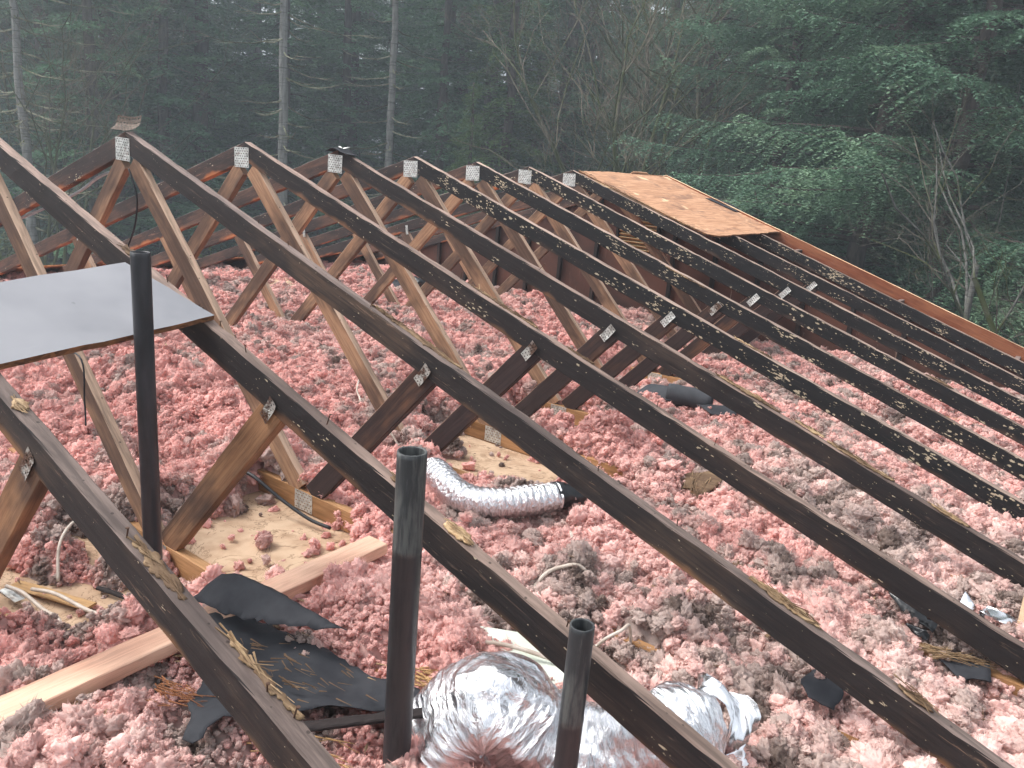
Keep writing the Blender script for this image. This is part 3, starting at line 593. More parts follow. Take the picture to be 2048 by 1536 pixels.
att('tint', 'FLOAT_COLOR', 'color', np.concatenate([tint(px, py, r1, r2), np.ones((n, 1))], 1)); att('rot', 'FLOAT_VECTOR', 'vector', RNG.uniform(0, 6.28, (n, 3)))
s3 = sc_[:, None] * RNG.uniform(.75, 1.35, (n, 3)); att('siz', 'FLOAT_VECTOR', 'vector', s3); att('pick', 'INT', 'value', RNG.integers(0, 8, n))
po = bpy.data.objects.new('insulation_tufts', pm); C.objects.link(po); tag(po, 'fluffy tufts of pink and grey insulation lying over the whole attic floor', 'insulation', kind='stuff')
g = bpy.data.node_groups.new('scatter_tufts', 'GeometryNodeTree'); g.interface.new_socket('Geometry', in_out='INPUT', socket_type='NodeSocketGeometry'); g.interface.new_socket('Geometry', in_out='OUTPUT', socket_type='NodeSocketGeometry')
gi, go = g.nodes.new('NodeGroupInput'), g.nodes.new('NodeGroupOutput'); ip = g.nodes.new('GeometryNodeInstanceOnPoints'); ci = g.nodes.new('GeometryNodeCollectionInfo')
ci.inputs['Collection'].default_value = fc; ci.inputs['Separate Children'].default_value = True; ci.inputs['Reset Children'].default_value = True
def na(nm, t): a = g.nodes.new('GeometryNodeInputNamedAttribute'); a.data_type = t; a.inputs['Name'].default_value = nm; return a.outputs[0]
g.links.new(gi.outputs[0], ip.inputs['Points']); g.links.new(ci.outputs[0], ip.inputs['Instance']); ip.inputs['Pick Instance'].default_value = True
g.links.new(na('pick', 'INT'), ip.inputs['Instance Index']); g.links.new(na('rot', 'FLOAT_VECTOR'), ip.inputs['Rotation']); g.links.new(na('siz', 'FLOAT_VECTOR'), ip.inputs['Scale'])
g.links.new(ip.outputs[0], go.inputs[0]); md = po.modifiers.new('scatter', 'NODES'); md.node_group = g
# ------------------------------------------------------------------ things on the floor
o = beam('new_lumber', (1.875, -1.25, -1.252), (1.855, .42, -1.252), .038, .089, MAT['new_wood'], None, wear=.12); tag(o, 'clean pinkish new timber lying on the insulation at lower left', 'lumber')
def cable(name, P, r, mat, label, group=None, flat=None):
    o = MB().tube(spline(P, 8), r, 8).build(name, MAT[mat], None, True); tag(o, label, 'cable', group); return o
def G3(x, y, d=.01): return (x, y, hz(x, y) + d)
cable('cable', [G3(.45, 1.62, .0), G3(.52, 1.56, .03), G3(.60, 1.47, .05), G3(.68, 1.42, .03), G3(.76, 1.35, 0)], .005, 'wire_white', 'white cable looping up from the insulation beside the far foot of a web')
cable('cable', [G3(.90, 1.30), G3(1.03, 1.19, .03), G3(1.12, 1.19, .03), G3(1.22, 1.2, .0)], .005, 'wire_white', 'short white cable just behind the top of the tall grey pipe')
cable('cable', [(.80, -.02, -1.36), (.93, -.09, -1.30), (1.02, -.18, -1.28), (1.10, -.25, -1.30), (1.17, -.29, -1.38)], .005, 'wire_white', 'white cable arching over bare ceiling left of the nearest rafter')
cable('cable', [(1.18, -.37, -1.37), (1.28, -.345, -1.355), (1.42, -.32, -1.36), (1.54, -.29, -1.36), (1.62, -.27, -1.385)], .006, 'wire_white', 'white cable lying toward the nearest rafter from the lower left bare patch')
cable('cable', [(1.13, -.42, -1.36), (1.22, -.41, -1.35), (1.33, -.40, -1.365), (1.42, -.40, -1.355), (1.50, -.42, -1.385)], .006, 'wire_white', 'leftmost white cable lying over the laths in the lower left')
cable('cable', [G3(2.36, .61, -.005), G3(2.37, .66, .018), G3(2.40, .70, .022), G3(2.45, .73, .012), G3(2.50, .76, -.006)], .0065, 'wire_white', 'white cable arching out of dark insulation behind the second nearest rafter')
cable('cable', [G3(2.63, .52, .0), (2.68, .50, -1.27), (2.71, .54, -1.245), (2.715, .58, -1.245), G3(2.71, .62, -.01)], .005, 'wire_white', 'white cable curling beside the top of the short pipe')
cable('cable', [(2.40, .20, -1.26), (2.50, .25, -1.245), (2.60, .29, -1.25), (2.69, .33, -1.27)], .006, 'wire_white', 'thick white cable lying on the white fan housing')
cable('cable', [(1.94, 1.86, -1.33), (1.99, 1.87, -1.335), (2.06, 1.90, -1.34)], .006, 'wire_white', 'straight white cable on the bare patch beside the bright pink clump')
cable('cable', [(.88, .52, -1.27), (.98, .50, -1.27), (1.08, .50, -1.275), (1.22, .52, -1.33), (1.36, .54, -1.37), (1.46, .56, -1.38)], .007, 'wire_black', 'black cable over the bare bottom chord behind the bare ceiling patch')
cable('cable', [(-2.6, .655, -.90), (-1.966, .655, -.679), (-1.519, .655, -.562), (-1.189, .655, -.495), (-.60, .655, -.324), (-.34, .655, -.22), (-.19, .655, -.185), (-.10, .652, -.18)], .0075, 'wire_grey', 'grey cable strung along the upturned-plate truss up to its peak')
cable('cable', [(.04, .60, -.16), (.067, .598, -.2), (.104, .596, -.286), (.078, .596, -.398), (.008, .594, -.507), (-.078, .59, -.60)], .0042, 'wire_black', 'thin black cable hanging down from below the upturned-plate peak')
cable('cable', [(.55, -.03, -.80), (.86, -.04, -.75), (.90, -.05, -.9), (.92, -.06, -.98)], .003, 'wire_black', 'thin dark wire hanging below the lower edge of the grey board')
def stick(x, y, z, dx, dy, dz, L, w_, t, mat, label, cat='wood strip', name='wood_strip'):
    d = Vector((dx, dy, dz)).normalized() * L / 2; c = Vector((x, y, z)); o = beam(name, c - d, c + d, t, w_, MAT[mat], None, wear=.8, step=.03); tag(o, label, cat); return o
stick(2.30, .92, -1.24, .6, -.75, -.05, .10, .009, .004, 'wire_white', 'short white stub of cable sheath on the dark insulation', 'cable', 'cable_stub')
stick(2.40, .80, -1.235, -.35, .9, .35, .12, .012, .004, 'stud', 'dark wood sliver leaning by the white stub')
stick(1.33, -.47, -1.388, .9, .25, 0, .34, .055, .010, 'lath', 'wide brown lath on the lower left bare patch')
stick(1.22, -.33, -1.39, .9, .3, 0, .30, .045, .008, 'lath', 'thin brown lath behind the wide one at lower left')
stick(1.42, -.18, -1.388, .95, .25, .0, .30, .018, .01, 'stud', 'dark strip reaching toward the nearest rafter at lower left')
stick(1.16, -.42, -1.375, .95, .05, 0, .10, .03, .002, 'galv', 'small shiny metal tab at the far left', 'metal tab', 'metal_tab')
stick(2.03, 1.86, -1.385, .9, -.2, 0, .18, .05, .008, 'lath', 'pale wood strip under the straight white cable')
def chunk(name, x, y, z, L, n, spread, label, size=.06, mat='raw', d=(1, .3, 0)):
    o = splinters(name, (x, y, z), d, L, n, spread, MAT[mat], None, size, flat=.25); tag(o, label, 'wood debris'); return o
def pieceboard(pts, z, mat, name, label, cat, tilt=(0, 0), th_=.008, step=.025, jag=.006, wav=0.):
    cx_ = sum(p[0] for p in pts) / len(pts); cy_ = sum(p[1] for p in pts) / len(pts)
    return ragged(pts, lambda x, y: z + (x - cx_) * tilt[0] + (y - cy_) * tilt[1] + wav * (fbm(x * 9, y * 9, 5) - .5), MAT[mat], name, th_, step, jag, None, label, cat)
pb = pieceboard([(2.27, 1.90), (2.40, 1.96), (2.45, 1.93), (2.44, 1.86), (2.40, 1.80), (2.42, 1.74), (2.37, 1.80), (2.35, 1.84), (2.31, 1.82)], hz(2.36, 1.86) + .035, 'raw', 'broken_plywood', 'torn yellow plywood fragment on pink insulation in the middle of the right bays', 'wood debris', (.1, .45), .008, .015, .006)
setpar(splinters('splinters', (2.37, 1.83, hz(2.36, 1.86) + .03), (.3, -1, -.35), .12, 40, .03, MAT['raw'], None, .07), pb)
pieceboard([(1.86, -.60), (1.92, -.60), (1.97, -.57), (1.96, -.54), (1.90, -.55)], hz(1.91, -.57) + .022, 'lath', 'wood_block', 'small tan wood chip in front of the new timber', 'wood debris', (0, .3), .012, .02, .002)
pieceboard([(-2.9, 3.1), (-2.45, 2.95), (-2.25, 3.35), (-2.75, 3.5)], hz(-2.5, 3.2) + .05, 'paper', 'tan_board', 'curved tan board lying on the far insulation below the trusses', 'board', (0, .15), .008, .06, .01, .05)
# tar paper
o = pieceboard([(1.80, -.24), (1.84, -.14), (1.98, -.10), (2.12, -.085), (2.28, -.081), (2.354, -.078), (2.41, -.039), (2.50, -.028), (2.535, -.041), (2.506, -.103), (2.454, -.18), (2.356, -.243), (2.305, -.314), (2.227, -.364), (2.101, -.358), (1.963, -.324)], -1.245, 'tar', 'tar_paper', 'large crumpled black tar paper sheet behind the nearest rafter', 'tar paper', (0, -.05), .002, .02, .006, .05)
def foldz(x, y): return -1.215 + .06 * max(0, 1 - abs((y + .12 - (x - 1.8) * .05)) / .09) ** .8 + .02 * fbm(x * 9, y * 9, 8)
f_ = ragged([(1.795, -.215), (1.82, -.14), (1.88, -.10), (1.98, -.085), (2.08, -.085), (2.18, -.09), (2.27, -.085), (2.20, -.125), (2.08, -.165), (1.96, -.195), (1.88, -.21)], foldz, MAT['tar'], 'folded_flap', .002, .015, .005); setpar(f_, o)
splinters('wood_scraps', (2.2, -.22, -1.222), (1, .2, 0), .42, 60, .06, MAT['raw'], None, .035, flat=.05); setpar(bpy.data.objects['wood_scraps'], o); 
pieceboard([(2.08, -.36), (2.17, -.33), (2.27, -.33), (2.28, -.38), (2.24, -.42), (2.25, -.49), (2.22, -.50), (2.18, -.46), (2.13, -.43)], hz(2.18, -.42) + .03, 'tar', 'tar_paper', 'jagged tar paper scrap in front of the nearest rafter', 'tar paper', (.1, .25), .002, .015, .006, .05)
pieceboard([(1.66, -.26), (1.72, -.23), (1.80, -.22), (1.82, -.28), (1.74, -.29)], -1.26, 'tar', 'tar_paper', 'small tar paper corner left of the nearest rafter', 'tar paper', (.1, .4), .002, .015, .005, .03)
pieceboard([(3.17, .70), (3.20, .77), (3.25, .77), (3.28, .70), (3.27, .65), (3.20, .655)], hz(3.22, .71) + .028, 'tar', 'tar_paper', 'small torn dark scrap of tar paper alone at lower right', 'tar paper', (.0, .35), .003, .012, .004, .02)
pieceboard([(1.87, 2.93), (2.02, 2.98), (2.14, 3.04), (2.10, 2.90), (1.98, 2.86)], hz(2.0, 2.95) + .03, 'tar', 'tar_paper', 'dark flat paper scrap right of the roofing roll', 'tar paper', (0, .2), .003, .02, .005, .03)
pieceboard([(3.10, 1.50), (3.17, 1.46), (3.30, 1.36), (3.38, 1.30), (3.42, 1.33), (3.40, 1.26), (3.30, 1.30), (3.18, 1.42)], hz(3.27, 1.38) + .035, 'black_plastic', 'tar_paper', 'long twisted black strip in the right bays', 'tar paper', (0, .5), .003, .015, .005, .04)
pieceboard([(3.42, 1.19), (3.56, 1.23), (3.58, 1.16), (3.49, 1.14)], hz(3.5, 1.2) + .02, 'tar', 'tar_paper', 'dark paper under splinters near the right edge', 'tar paper', (0, .3), .003, .02, .006, .03)
pieceboard([(-2.35, 4.35), (-1.9, 4.2), (-1.5, 4.3), (-1.45, 4.05), (-1.05, 4.0), (-.9, 4.15), (-1.2, 4.4), (-1.9, 4.55)], hz(-1.6, 4.3) + .03, 'tar', 'tar_paper', 'grey paper strip on the far insulation', 'tar paper', (0, .2), .004, .05, .01, .05)
# roll
P = []; 
def arcsheet(name, c, axis, r, a0, a1, L, mat, parent=None, th_=.003):
    axis = Vector(axis).normalized(); u_ = Vector((0, 0, 1)); v_ = axis.cross(u_).normalized(); V = []; n = 24; k = 10
    for i in range(k + 1):
        for a in range(n + 1):
            t = a0 + (a1 - a0) * a / n; rr = r * (1 + .03 * math.sin(i * 1.3 + t * 2) + .25 * (a / n) * 0)
            V.append(Vector(c) + axis * (i / k - .5) * L + (u_ * math.cos(t) + v_ * math.sin(t)) * rr)
    F = [(i * (n + 1) + a, i * (n + 1) + a + 1, (i + 1) * (n + 1) + a + 1, (i + 1) * (n + 1) + a) for i in range(k) for a in range(n)]
    o = mesh(name, V, F, mat, parent, True); mo = o.modifiers.new('t', 'SOLIDIFY'); mo.thickness = th_; return o
o = arcsheet('roofing_roll', (1.80, 2.98, hz(1.8, 2.98) + .060), (.97, .25, 0), .062, -2.6, 3.3, .26, MAT['felt']); tag(o, 'short grey roll of roofing felt with a flap behind a middle rafter', 'roofing roll')
f_ = ragged([(1.50, 2.88), (1.52, 3.02), (1.62, 3.10), (1.74, 3.06), (1.76, 2.92), (1.66, 2.86)], lambda x, y: hz(1.65, 2.98) + .05 + .03 * math.sin((y - 2.9) * 12), MAT['felt'], 'flap', .003, .025, .004); setpar(f_, o)
# ducts
def duct(name, P, rad, corr, mat, label, seed, n=48, ns=220, crink=.006, wav=.02):
    Q = spline(P, 40); L = [0]
    for a, b in zip(Q, Q[1:]): L.append(L[-1] + (b - a).length)
    tot = L[-1]; pts = []; j = 0
    for i in range(ns + 1):
        s_ = tot * i / ns
        while j < len(L) - 2 and L[j + 1] < s_: j += 1
        pts.append(Q[j].lerp(Q[j + 1], (s_ - L[j]) / max(1e-6, L[j + 1] - L[j])))
    V = []; F = []; UV = []; a = None
    r = np.random.default_rng(seed)
    for i, p in enumerate(pts):
        t = (pts[min(i + 1, ns)] - pts[max(i - 1, 0)]).normalized()
        if a is None: a = t.cross(Vector((0, 0, 1))).normalized()
        a = (a - t * a.dot(t)).normalized(); b = t.cross(a); s_ = tot * i / ns; R0 = rad(s_ / tot) if callable(rad) else rad
        for k in range(n):
            q = 2 * math.pi * k / n; cyc = k / n * 6
            if cyc > 3: cyc = 6 - cyc
            e = crink * 2 * (float(fbm(np.array([s_ * (26 if corr else 17) + 5 + (0 if corr else cyc * .5)]), np.array([cyc * (3 if corr else 1.7) + seed]), seed, 4)[0]) - .5) + wav * (float(fbm(np.array([s_ * 6]), np.array([cyc * 1.2 + 7]), seed + 3, 2)[0]) - .5)
            if corr: e += .0065 * abs(math.sin(math.pi * s_ / corr)) ** .5
            V.append(p + (a * math.cos(q) + b * math.sin(q)) * (R0 + e) + Vector((0, 0, -.004)))
    for i in range(ns):
        for k in range(n): F.append((i * n + k, i * n + (k + 1) % n, (i + 1) * n + (k + 1) % n, (i + 1) * n + k))
    o = mesh(name, V, F, mat, smooth=not corr or True); uv = o.data.uv_layers.new(name='UVMap')
    for li, lp in enumerate(o.data.loops):
        vi = lp.vertex_index; i, k = divmod(vi, n); uv.data[li].uv = (i / ns * tot * 2, abs(k / n - .5))
    tag(o, label, 'duct'); return o
zs = -1.225
sd_ = duct('flexible_duct', [(1.48, 1.04, -1.31), (1.58, .985, zs), (1.66, .945, zs + .012), (1.78, .895, zs), (1.88, .905, zs - .005), (1.96, .955, zs), (2.03, 1.06, zs + .003), (2.072, 1.155, zs)], .052, .026, MAT['foil2'], 'small corrugated silver duct curving over the insulation mid picture', 11, 36, 330, .003, .006)
q = MB().tube(spline([(2.066, 1.145, zs), (2.085, 1.175, zs), (2.115, 1.22, zs - .005), (2.15, 1.26, zs - .02)], 5), [.0545, .0560, .056, .0555, .055, .053, .05, .047, .046, .045, .044, .046, .045, .04, .03, .02], 20).build('black_collar', MAT['black_plastic'], sd_, True)
for v in q.data.vertices: v.co += Vector((random.gauss(0, .0022), random.gauss(0, .0022), random.gauss(0, .0022)))
def rbig(s): return .108 - .022 * max(0, 1 - s / .22) ** 1.2 - .03 * max(0, (s - .9) / .1) ** 2 + (.012 if s < .5 else 0)
bd = duct('insulated_duct', [(2.585, -.115, -1.46), (2.60, -.075, -1.35), (2.64, -.03, -1.235), (2.70, .0, -1.190), (2.79, .03, -1.245), (2.90, .085, -1.25), (2.99, .17, -1.225), (3.045, .26, -1.205), (3.065, .295, -1.20)], rbig, 0, MAT['foil'], 'large crumpled silver insulated duct at the bottom centre', 29, 72, 260, .018, .05)
# crumpled end flap
V = []; F = []; nn = 14
for i in range(nn + 1):
    for k in range(25):
        t = 2 * math.pi * k / 24; rr = .062 + .022 * (i / nn) + .026 * math.sin(3 * t + i * .35) * (i / nn) + random.gauss(0, .0035)
        ax = Vector((.45, .85, .0)).normalized(); u_ = Vector((0, 0, 1)); v_ = ax.cross(u_)
        V.append(Vector((3.062, .288, -1.20)) + ax * (.012 + .055 * i / nn + .02 * math.sin(2 * t)) + (u_ * math.cos(t) + v_ * math.sin(t)) * rr * (1 if i < nn - 3 else .93))
for i in range(nn):
    for k in range(24): F.append((i * 25 + k, i * 25 + k + 1, (i + 1) * 25 + k + 1, (i + 1) * 25 + k))
o = mesh('torn_end', V, F, MAT['foil'], bd, True)
pieceboard([(3.09, .20), (3.15, .22), (3.18, .29), (3.13, .36), (3.07, .30)], -1.26, 'foil', 'loose_foil', None, None, (.2, .4), .0015, .012, .006, .07); setpar(bpy.data.objects['loose_foil'], bd)
# fan housing
fh = empty('fan_housing', (2.56, .30, -1.40), 'white enamel fan housing half hidden behind the large foil duct', 'fan housing')
rt = Matrix.Rotation(R(28), 3, 'Z')
MB().box((2.57, .285, -1.335), (.34, .20, .11), rt).build('casing', MAT['whiteplastic'], fh); q = MB().box((2.57, .285, -1.274), (.36, .22, .008), rt).build('flange', MAT['whiteplastic'], fh)
# foil and card at right edge
def wad(name, x, y, z, r, mat, label, cat, sq=.5, seed=1):
    V, F = IV.copy(), IF; rr = np.random.default_rng(seed); 
    for k in range(14):
        d = rr.normal(size=3); d /= np.linalg.norm(d); s_ = V @ d; V = V - np.outer(np.clip(s_ - rr.uniform(.25, .7), 0, 1) * 1.2, d)
    V += rr.normal(0, .03, V.shape); V = V * np.array([r * 1.2, r, r * sq]) + np.array([x, y, z]); o = mesh(name, V, F, MAT[mat]); tag(o, label, cat); return o
wad('crumpled_foil', 3.53, 1.60, hz(3.53, 1.6) + .03, .085, 'foil', 'crumpled silver foil scrap near the right edge between two rafters', 'foil scrap', .45, 5)
pieceboard([(3.44, 1.62), (3.42, 1.56), (3.46, 1.55), (3.48, 1.60)], hz(3.45, 1.58) + .05, 'foil', 'foil_strip', 'small upright silver strip left of the crumpled foil', 'foil scrap', (0, 1.4), .001, .012, .003, .02)
pieceboard([(3.60, 1.50), (3.60, 1.64), (3.80, 1.68), (3.80, 1.46)], hz(3.65, 1.58) + .07, 'card', 'cardboard_piece', 'beige cardboard piece at the right edge of the picture', 'cardboard', (-.3, .9), .004, .03, .001)
wad('black_scrap', 3.36, 1.22, hz(3.36, 1.22) + .03, .035, 'black_plastic', 'small black folded scrap beside splinters in the right bays', 'scrap', .7, 9)
wad('black_bag', -1.45, 4.15, hz(-1.45, 4.15) + .08, .13, 'black_plastic', 'black crumpled bag far back on the insulation', 'bag', .9, 12)
chunk('splinter_heap', 3.47, 1.20, hz(3.47, 1.2) + .035, .20, 50, .012, 'long torn yellow splinters near the right edge under a rafter', .10)
chunk('splinter_heap', 2.40, -.32, hz(2.4, -.32) + .02, .2, 60, .03, 'brown torn splinters beside the foot of the tall pipe', .06, 'lath')
chunk('splinter_heap', 2.10, -.42, hz(2.1, -.42) + .035, .12, 40, .02, 'orange splinters on the jagged scrap left of the nearest rafter', .05, 'eave')
chunk('splinter_heap', 2.47, .02, hz(2.47, .02) + .03, .05, 60, .02, 'ball of torn brown fibres beside the left edge of the large duct', .05, 'lath')
st_ = beam('wood_strip', (2.33, -.36, -1.25), (2.56, -.10, -1.225), .012, .03, MAT['stud'], None, wear=1, step=.02); tag(st_, 'brown splintered strip lying against the base of the tall pipe', 'wood strip')
tag(beam('wood_strip', (3.02, .86, hz(3.03, .87) + .03), (3.05, .90, hz(3.03, .87) + .05), .006, .014, MAT['raw'], None, wear=.5, step=.02), 'small upright tan chip alone between the two lower right rafters', 'wood strip')
# loose chips everywhere: uncountable
mb = MB(); n_ = 1000
for k in range(n_):
    x, y = random.uniform(-.5, 3.75), random.uniform(-.8, 3.6)
    if random.random() > .25 and not (x > 1.9 and y < 2.6): continue
    z = hz(x, y) + .014; a = random.uniform(0, 3.14); L = random.lognormvariate(math.log(.014), .5); w2 = L * random.uniform(.08, .3)
    dx, dy, dz = math.cos(a) * L, math.sin(a) * L, random.gauss(0, .3) * L; sx, sy = -math.sin(a) * w2, math.cos(a) * w2
    mb.add([(x - dx, y - dy, z - dz), (x + sx, y + sy, z), (x + dx, y + dy, z + dz), (x - sx, y - sy, z), (x, y, z - .002), (x, y, z + .002)], [(0, 1, 5), (1, 2, 5), (2, 3, 5), (3, 0, 5), (1, 0, 4), (2, 1, 4), (3, 2, 4), (0, 3, 4)])
tag(mb.build('wood_chips', MAT['raw']), 'small wood chips and splinters sprinkled over the insulation', 'wood chips', kind='stuff')
# ------------------------------------------------------------------ ground
n = 160; gxx, gyy = np.meshgrid(np.linspace(-1, 1, n), np.linspace(-1, 1, n)); gxx = np.sign(gxx) * np.abs(gxx) ** 2 * 260; gyy = np.sign(gyy) * np.abs(gyy) ** 2 * 260
gz = -4.3 + 1.1 * (fbm(gxx * .09 + 50, gyy * .09 + 50, 5) - .5) * np.clip(np.hypot(gxx, gyy - 2) / 12 - .6, 0, 1) + np.clip(np.hypot(gxx, gyy) - 45, 0, 200) * .03
idx = np.arange(n * n).reshape(n, n); F = np.stack([idx[:-1, :-1].ravel(), idx[:-1, 1:].ravel(), idx[1:, 1:].ravel(), idx[1:, :-1].ravel()], 1)
tag(mesh('ground', np.stack([gxx.ravel(), gyy.ravel(), gz.ravel()], 1), F, MAT['ground'], smooth=True), 'dark forest floor around the house', 'ground', kind='structure')
def gnd(x, y): return -4.3
# ------------------------------------------------------------------ trees
def quads(c, d, s, L, W):
    """leaf blades: centre, direction, side, length, width arrays -> V, F (rhombs)"""
    a = c - d * L[:, None] * .5; b = c + d * L[:, None] * .5; l = c - s * W[:, None] * .5; r = c + s * W[:, None] * .5
    V = np.stack([a, l, b, r], 1).reshape(-1, 3); return V, np.arange(len(V)).reshape(-1, 4)
def unit(v): return v / np.maximum(1e-9, np.linalg.norm(v, axis=-1, keepdims=True))
def conifer_mesh(seed, H, Rad, z0, nb, leafL=.085, leafW=.026, droop=.35, twig=.42, dens=1., spread_top=.8, hang=.5):
    r = np.random.default_rng(seed); cs_, ds_, ss_, Ls, Ws = [], [], [], [], []; sticks = MB()
    for b in range(nb):
        f = (b + r.random()) / nb; f = f ** .85; z = z0 + (H - z0) * f; Lb = Rad * (1 - f) ** spread_top * r.uniform(.65, 1.15) + .25; az = r.uniform(0, 2 * math.pi)
        o_ = np.array([math.cos(az), math.sin(az), 0.]); sd2 = np.array([-o_[1], o_[0], 0.]); m_ = max(5, int(Lb / .10 * dens)); s_ = np.linspace(.12, 1, m_)
        dr = droop * r.uniform(.5, 1.4); zz = Lb * (.18 * s_ - dr * s_ ** 1.6 + .12 * s_ ** 4); ax = o_[None] * (s_ * Lb)[:, None] + np.array([0, 0, z])[None] + np.array([0, 0, 1.])[None] * zz[:, None]
        ax = ax + sd2[None] * (Lb * .08 * np.sin(s_ * 3 + r.random() * 6))[:, None]
        sticks.tube([Vector((0, 0, z))] + [Vector(a) for a in ax[:: max(1, m_ // 4)]], [.012 + .012 * Lb] + list(np.linspace(.009 + .008 * Lb, .004, len(ax[:: max(1, m_ // 4)]))), 4, False)
        for sg in (-1, 1):
            tl = twig * Lb * (1 - s_ * .75) * r.uniform(.6, 1.15, m_) * (s_ > .15) + .10; nt_ = np.maximum(3, (tl / (leafL * .62)).astype(int))
            for k in range(m_):
                td = unit(o_ * r.uniform(.45, .9) + sd2 * sg * r.uniform(.6, 1.) + np.array([0, 0, r.uniform(-.45, .15)])); q = (np.arange(nt_[k]) + .5) / nt_[k]
                pc = ax[k][None] + td[None] * (q * tl[k])[:, None] + np.array([0, 0, -1.])[None] * (hang * tl[k] * q ** 2 * .5)[:, None]
                for s2 in (-1, 1):
                    ld = unit(td[None] * .8 + np.cross(td, [0, 0, 1.])[None] * s2 * .75 + r.normal(0, .28, (nt_[k], 3)) + np.array([0, 0, .05]))
                    cs_.append(pc + ld * leafL * .35); ds_.append(ld); ss_.append(unit(np.cross(ld, np.array([0, 0, 1.])[None] + r.normal(0, .45, (nt_[k], 3))))); Ls.append(leafL * r.uniform(.7, 1.25, nt_[k])); Ws.append(leafW * r.uniform(.7, 1.3, nt_[k]))
        # leader tuft
    V, F = quads(np.concatenate(cs_), np.concatenate(ds_), np.concatenate(ss_), np.concatenate(Ls), np.concatenate(Ws))
    return V, F, sticks
def trunk_mb(H, r0, lean=(0, 0), n=10, wob=.05, seed=0, m_=14):
    r = np.random.default_rng(seed + 900); P = [(lean[0] * t * H + r.normal(0, wob) * (t > 0), lean[1] * t * H + r.normal(0, wob) * (t > 0), -.3 + t * (H + .3)) for t in np.linspace(0, 1, m_)]
    mb = MB().tube(P, [r0 * (1.25 if k == 0 else 1) * (1 - .72 * k / (m_ - 1)) for k in range(m_)], n); return mb
PROT = {}
def make_proto(key, mats, **kw):
    H = kw['H']; V, F, st = conifer_mesh(**kw); a = mesh('crown', V, F, mats[0], link=False)
    k = len(st.V); b = mesh('limbs', st.V, st.F, mats[1], link=False); t = trunk_mb(H, .012 * H + .04, seed=kw['seed']); c = mesh('trunk', t.V, t.F, mats[1], smooth=True, link=False); PROT[key] = (a.data, b.data, c.data)
make_proto('firA', (MAT['leaf'], MAT['bark']), seed=1, H=19, Rad=3.3, z0=.8, nb=78, leafL=.17, leafW=.07)
make_proto('firB', (MAT['leaf'], MAT['bark']), seed=2, H=17, Rad=2.7, z0=1.5, nb=78, leafL=.17, leafW=.07, droop=.5)
make_proto('firC', (MAT['leaf'], MAT['bark_red']), seed=3, H=21, Rad=3.6, z0=3.5, nb=78, leafL=.17, leafW=.07, droop=.2)
make_proto('firD', (MAT['leaf_near'], MAT['bark']), seed=9, H=18, Rad=3.0, z0=1.2, nb=95, leafL=.15, leafW=.06, droop=.45, hang=1.)
make_proto('cedar', (MAT['cedar'], MAT['bark_red']), seed=4, H=15, Rad=2.2, z0=.5, nb=150, leafL=.13, leafW=.05, droop=.55, hang=1.4)
make_proto('near', (MAT['leaf_near'], MAT['bark_red']), seed=5, H=15, Rad=4.3, z0=1.0, nb=120, leafL=.085, leafW=.032, droop=.34, twig=.38, spread_top=.4, hang=.9)
def put_tree(kind, x, y, rot, s, label, group='conifers of the dark wood behind the roof', name='conifer', lean=(0, 0)):
    T = empty(name, (x, y, gnd(x, y)), label, 'tree', group); a, b, c = PROT[kind]
    M_ = Matrix.Rotation(rot, 4, 'Z') @ Matrix.Diagonal((s, s, s, 1)); T.matrix_basis = Matrix.Translation((x, y, gnd(x, y))) @ Matrix.Rotation(lean[0], 4, 'Y') @ Matrix.Rotation(lean[1], 4, 'X')
    for nm, me in (('crown', a), ('limbs', b), ('trunk', c)):
        o = bpy.data.objects.new(nm, me); C.objects.link(o); o.parent = T; o.matrix_basis = M_
    return T
def pol(px_, d): # direction of a picture column seen from the roof, at distance d on the ground
    u_ = (px_ - 1024) / 1580.7; v_ = (768 - 300) / 1580.7; q = fx + rx * u_ + ux * v_; q.z = 0; q.normalize(); return CAM.x + q.x * d, CAM.y + q.y * d
LB = 'one of the dense dark firs massed in the wood behind the roof'
rr = random.Random(5); kinds = ['firA', 'firB', 'firC', 'firA', 'firD']
MARKS = [(0, 'at the left edge of the picture'), (245, 'above the peak with the upturned plate'), (480, 'above the bare second peak'), (680, 'above the peak with the flashing scrap'), (830, 'above the first peak behind the flashing scrap'), (1060, 'above the farthest bare peaks'), (1250, 'behind the bare maple'), (1420, 'above the orange plywood sheet'), (1600, 'above the lower corner of the orange plywood'), (1780, 'behind the pair of brown trunks at the right'), (1930, 'behind the leaning birch'), (2048, 'at the right edge of the picture')]
ROWN = ['nearest-row dark fir', 'middle-row dark fir', 'far-row hazy fir']; used = set()
for ring, (d0, step, ph) in enumerate(((31, 150, 0), (37, 135, 60), (45, 120, 20), (54, 105, 70), (64, 90, 10))):
    x = -200 + ph
    while x < 2280:
        dd = d0 + rr.uniform(-2.5, 2.5); xx = x + rr.uniform(-35, 35); X, Y = pol(xx, dd); lab = LB
        if ring < 3 and -60 < xx < 2110:
            mk = min(MARKS, key=lambda q: abs(q[0] - xx)); lab = ROWN[ring] + ' ' + mk[1]
            if lab in used: lab = ROWN[ring] + (' slightly right of the one ' if xx > mk[0] else ' slightly left of the one ') + mk[1]
            if lab in used: lab = LB
            used.add(lab)
        put_tree(kinds[rr.randrange(5)], X, Y, rr.uniform(0, 6.28), rr.uniform(.85, 1.2) * (1 + .12 * ring), lab); x += step
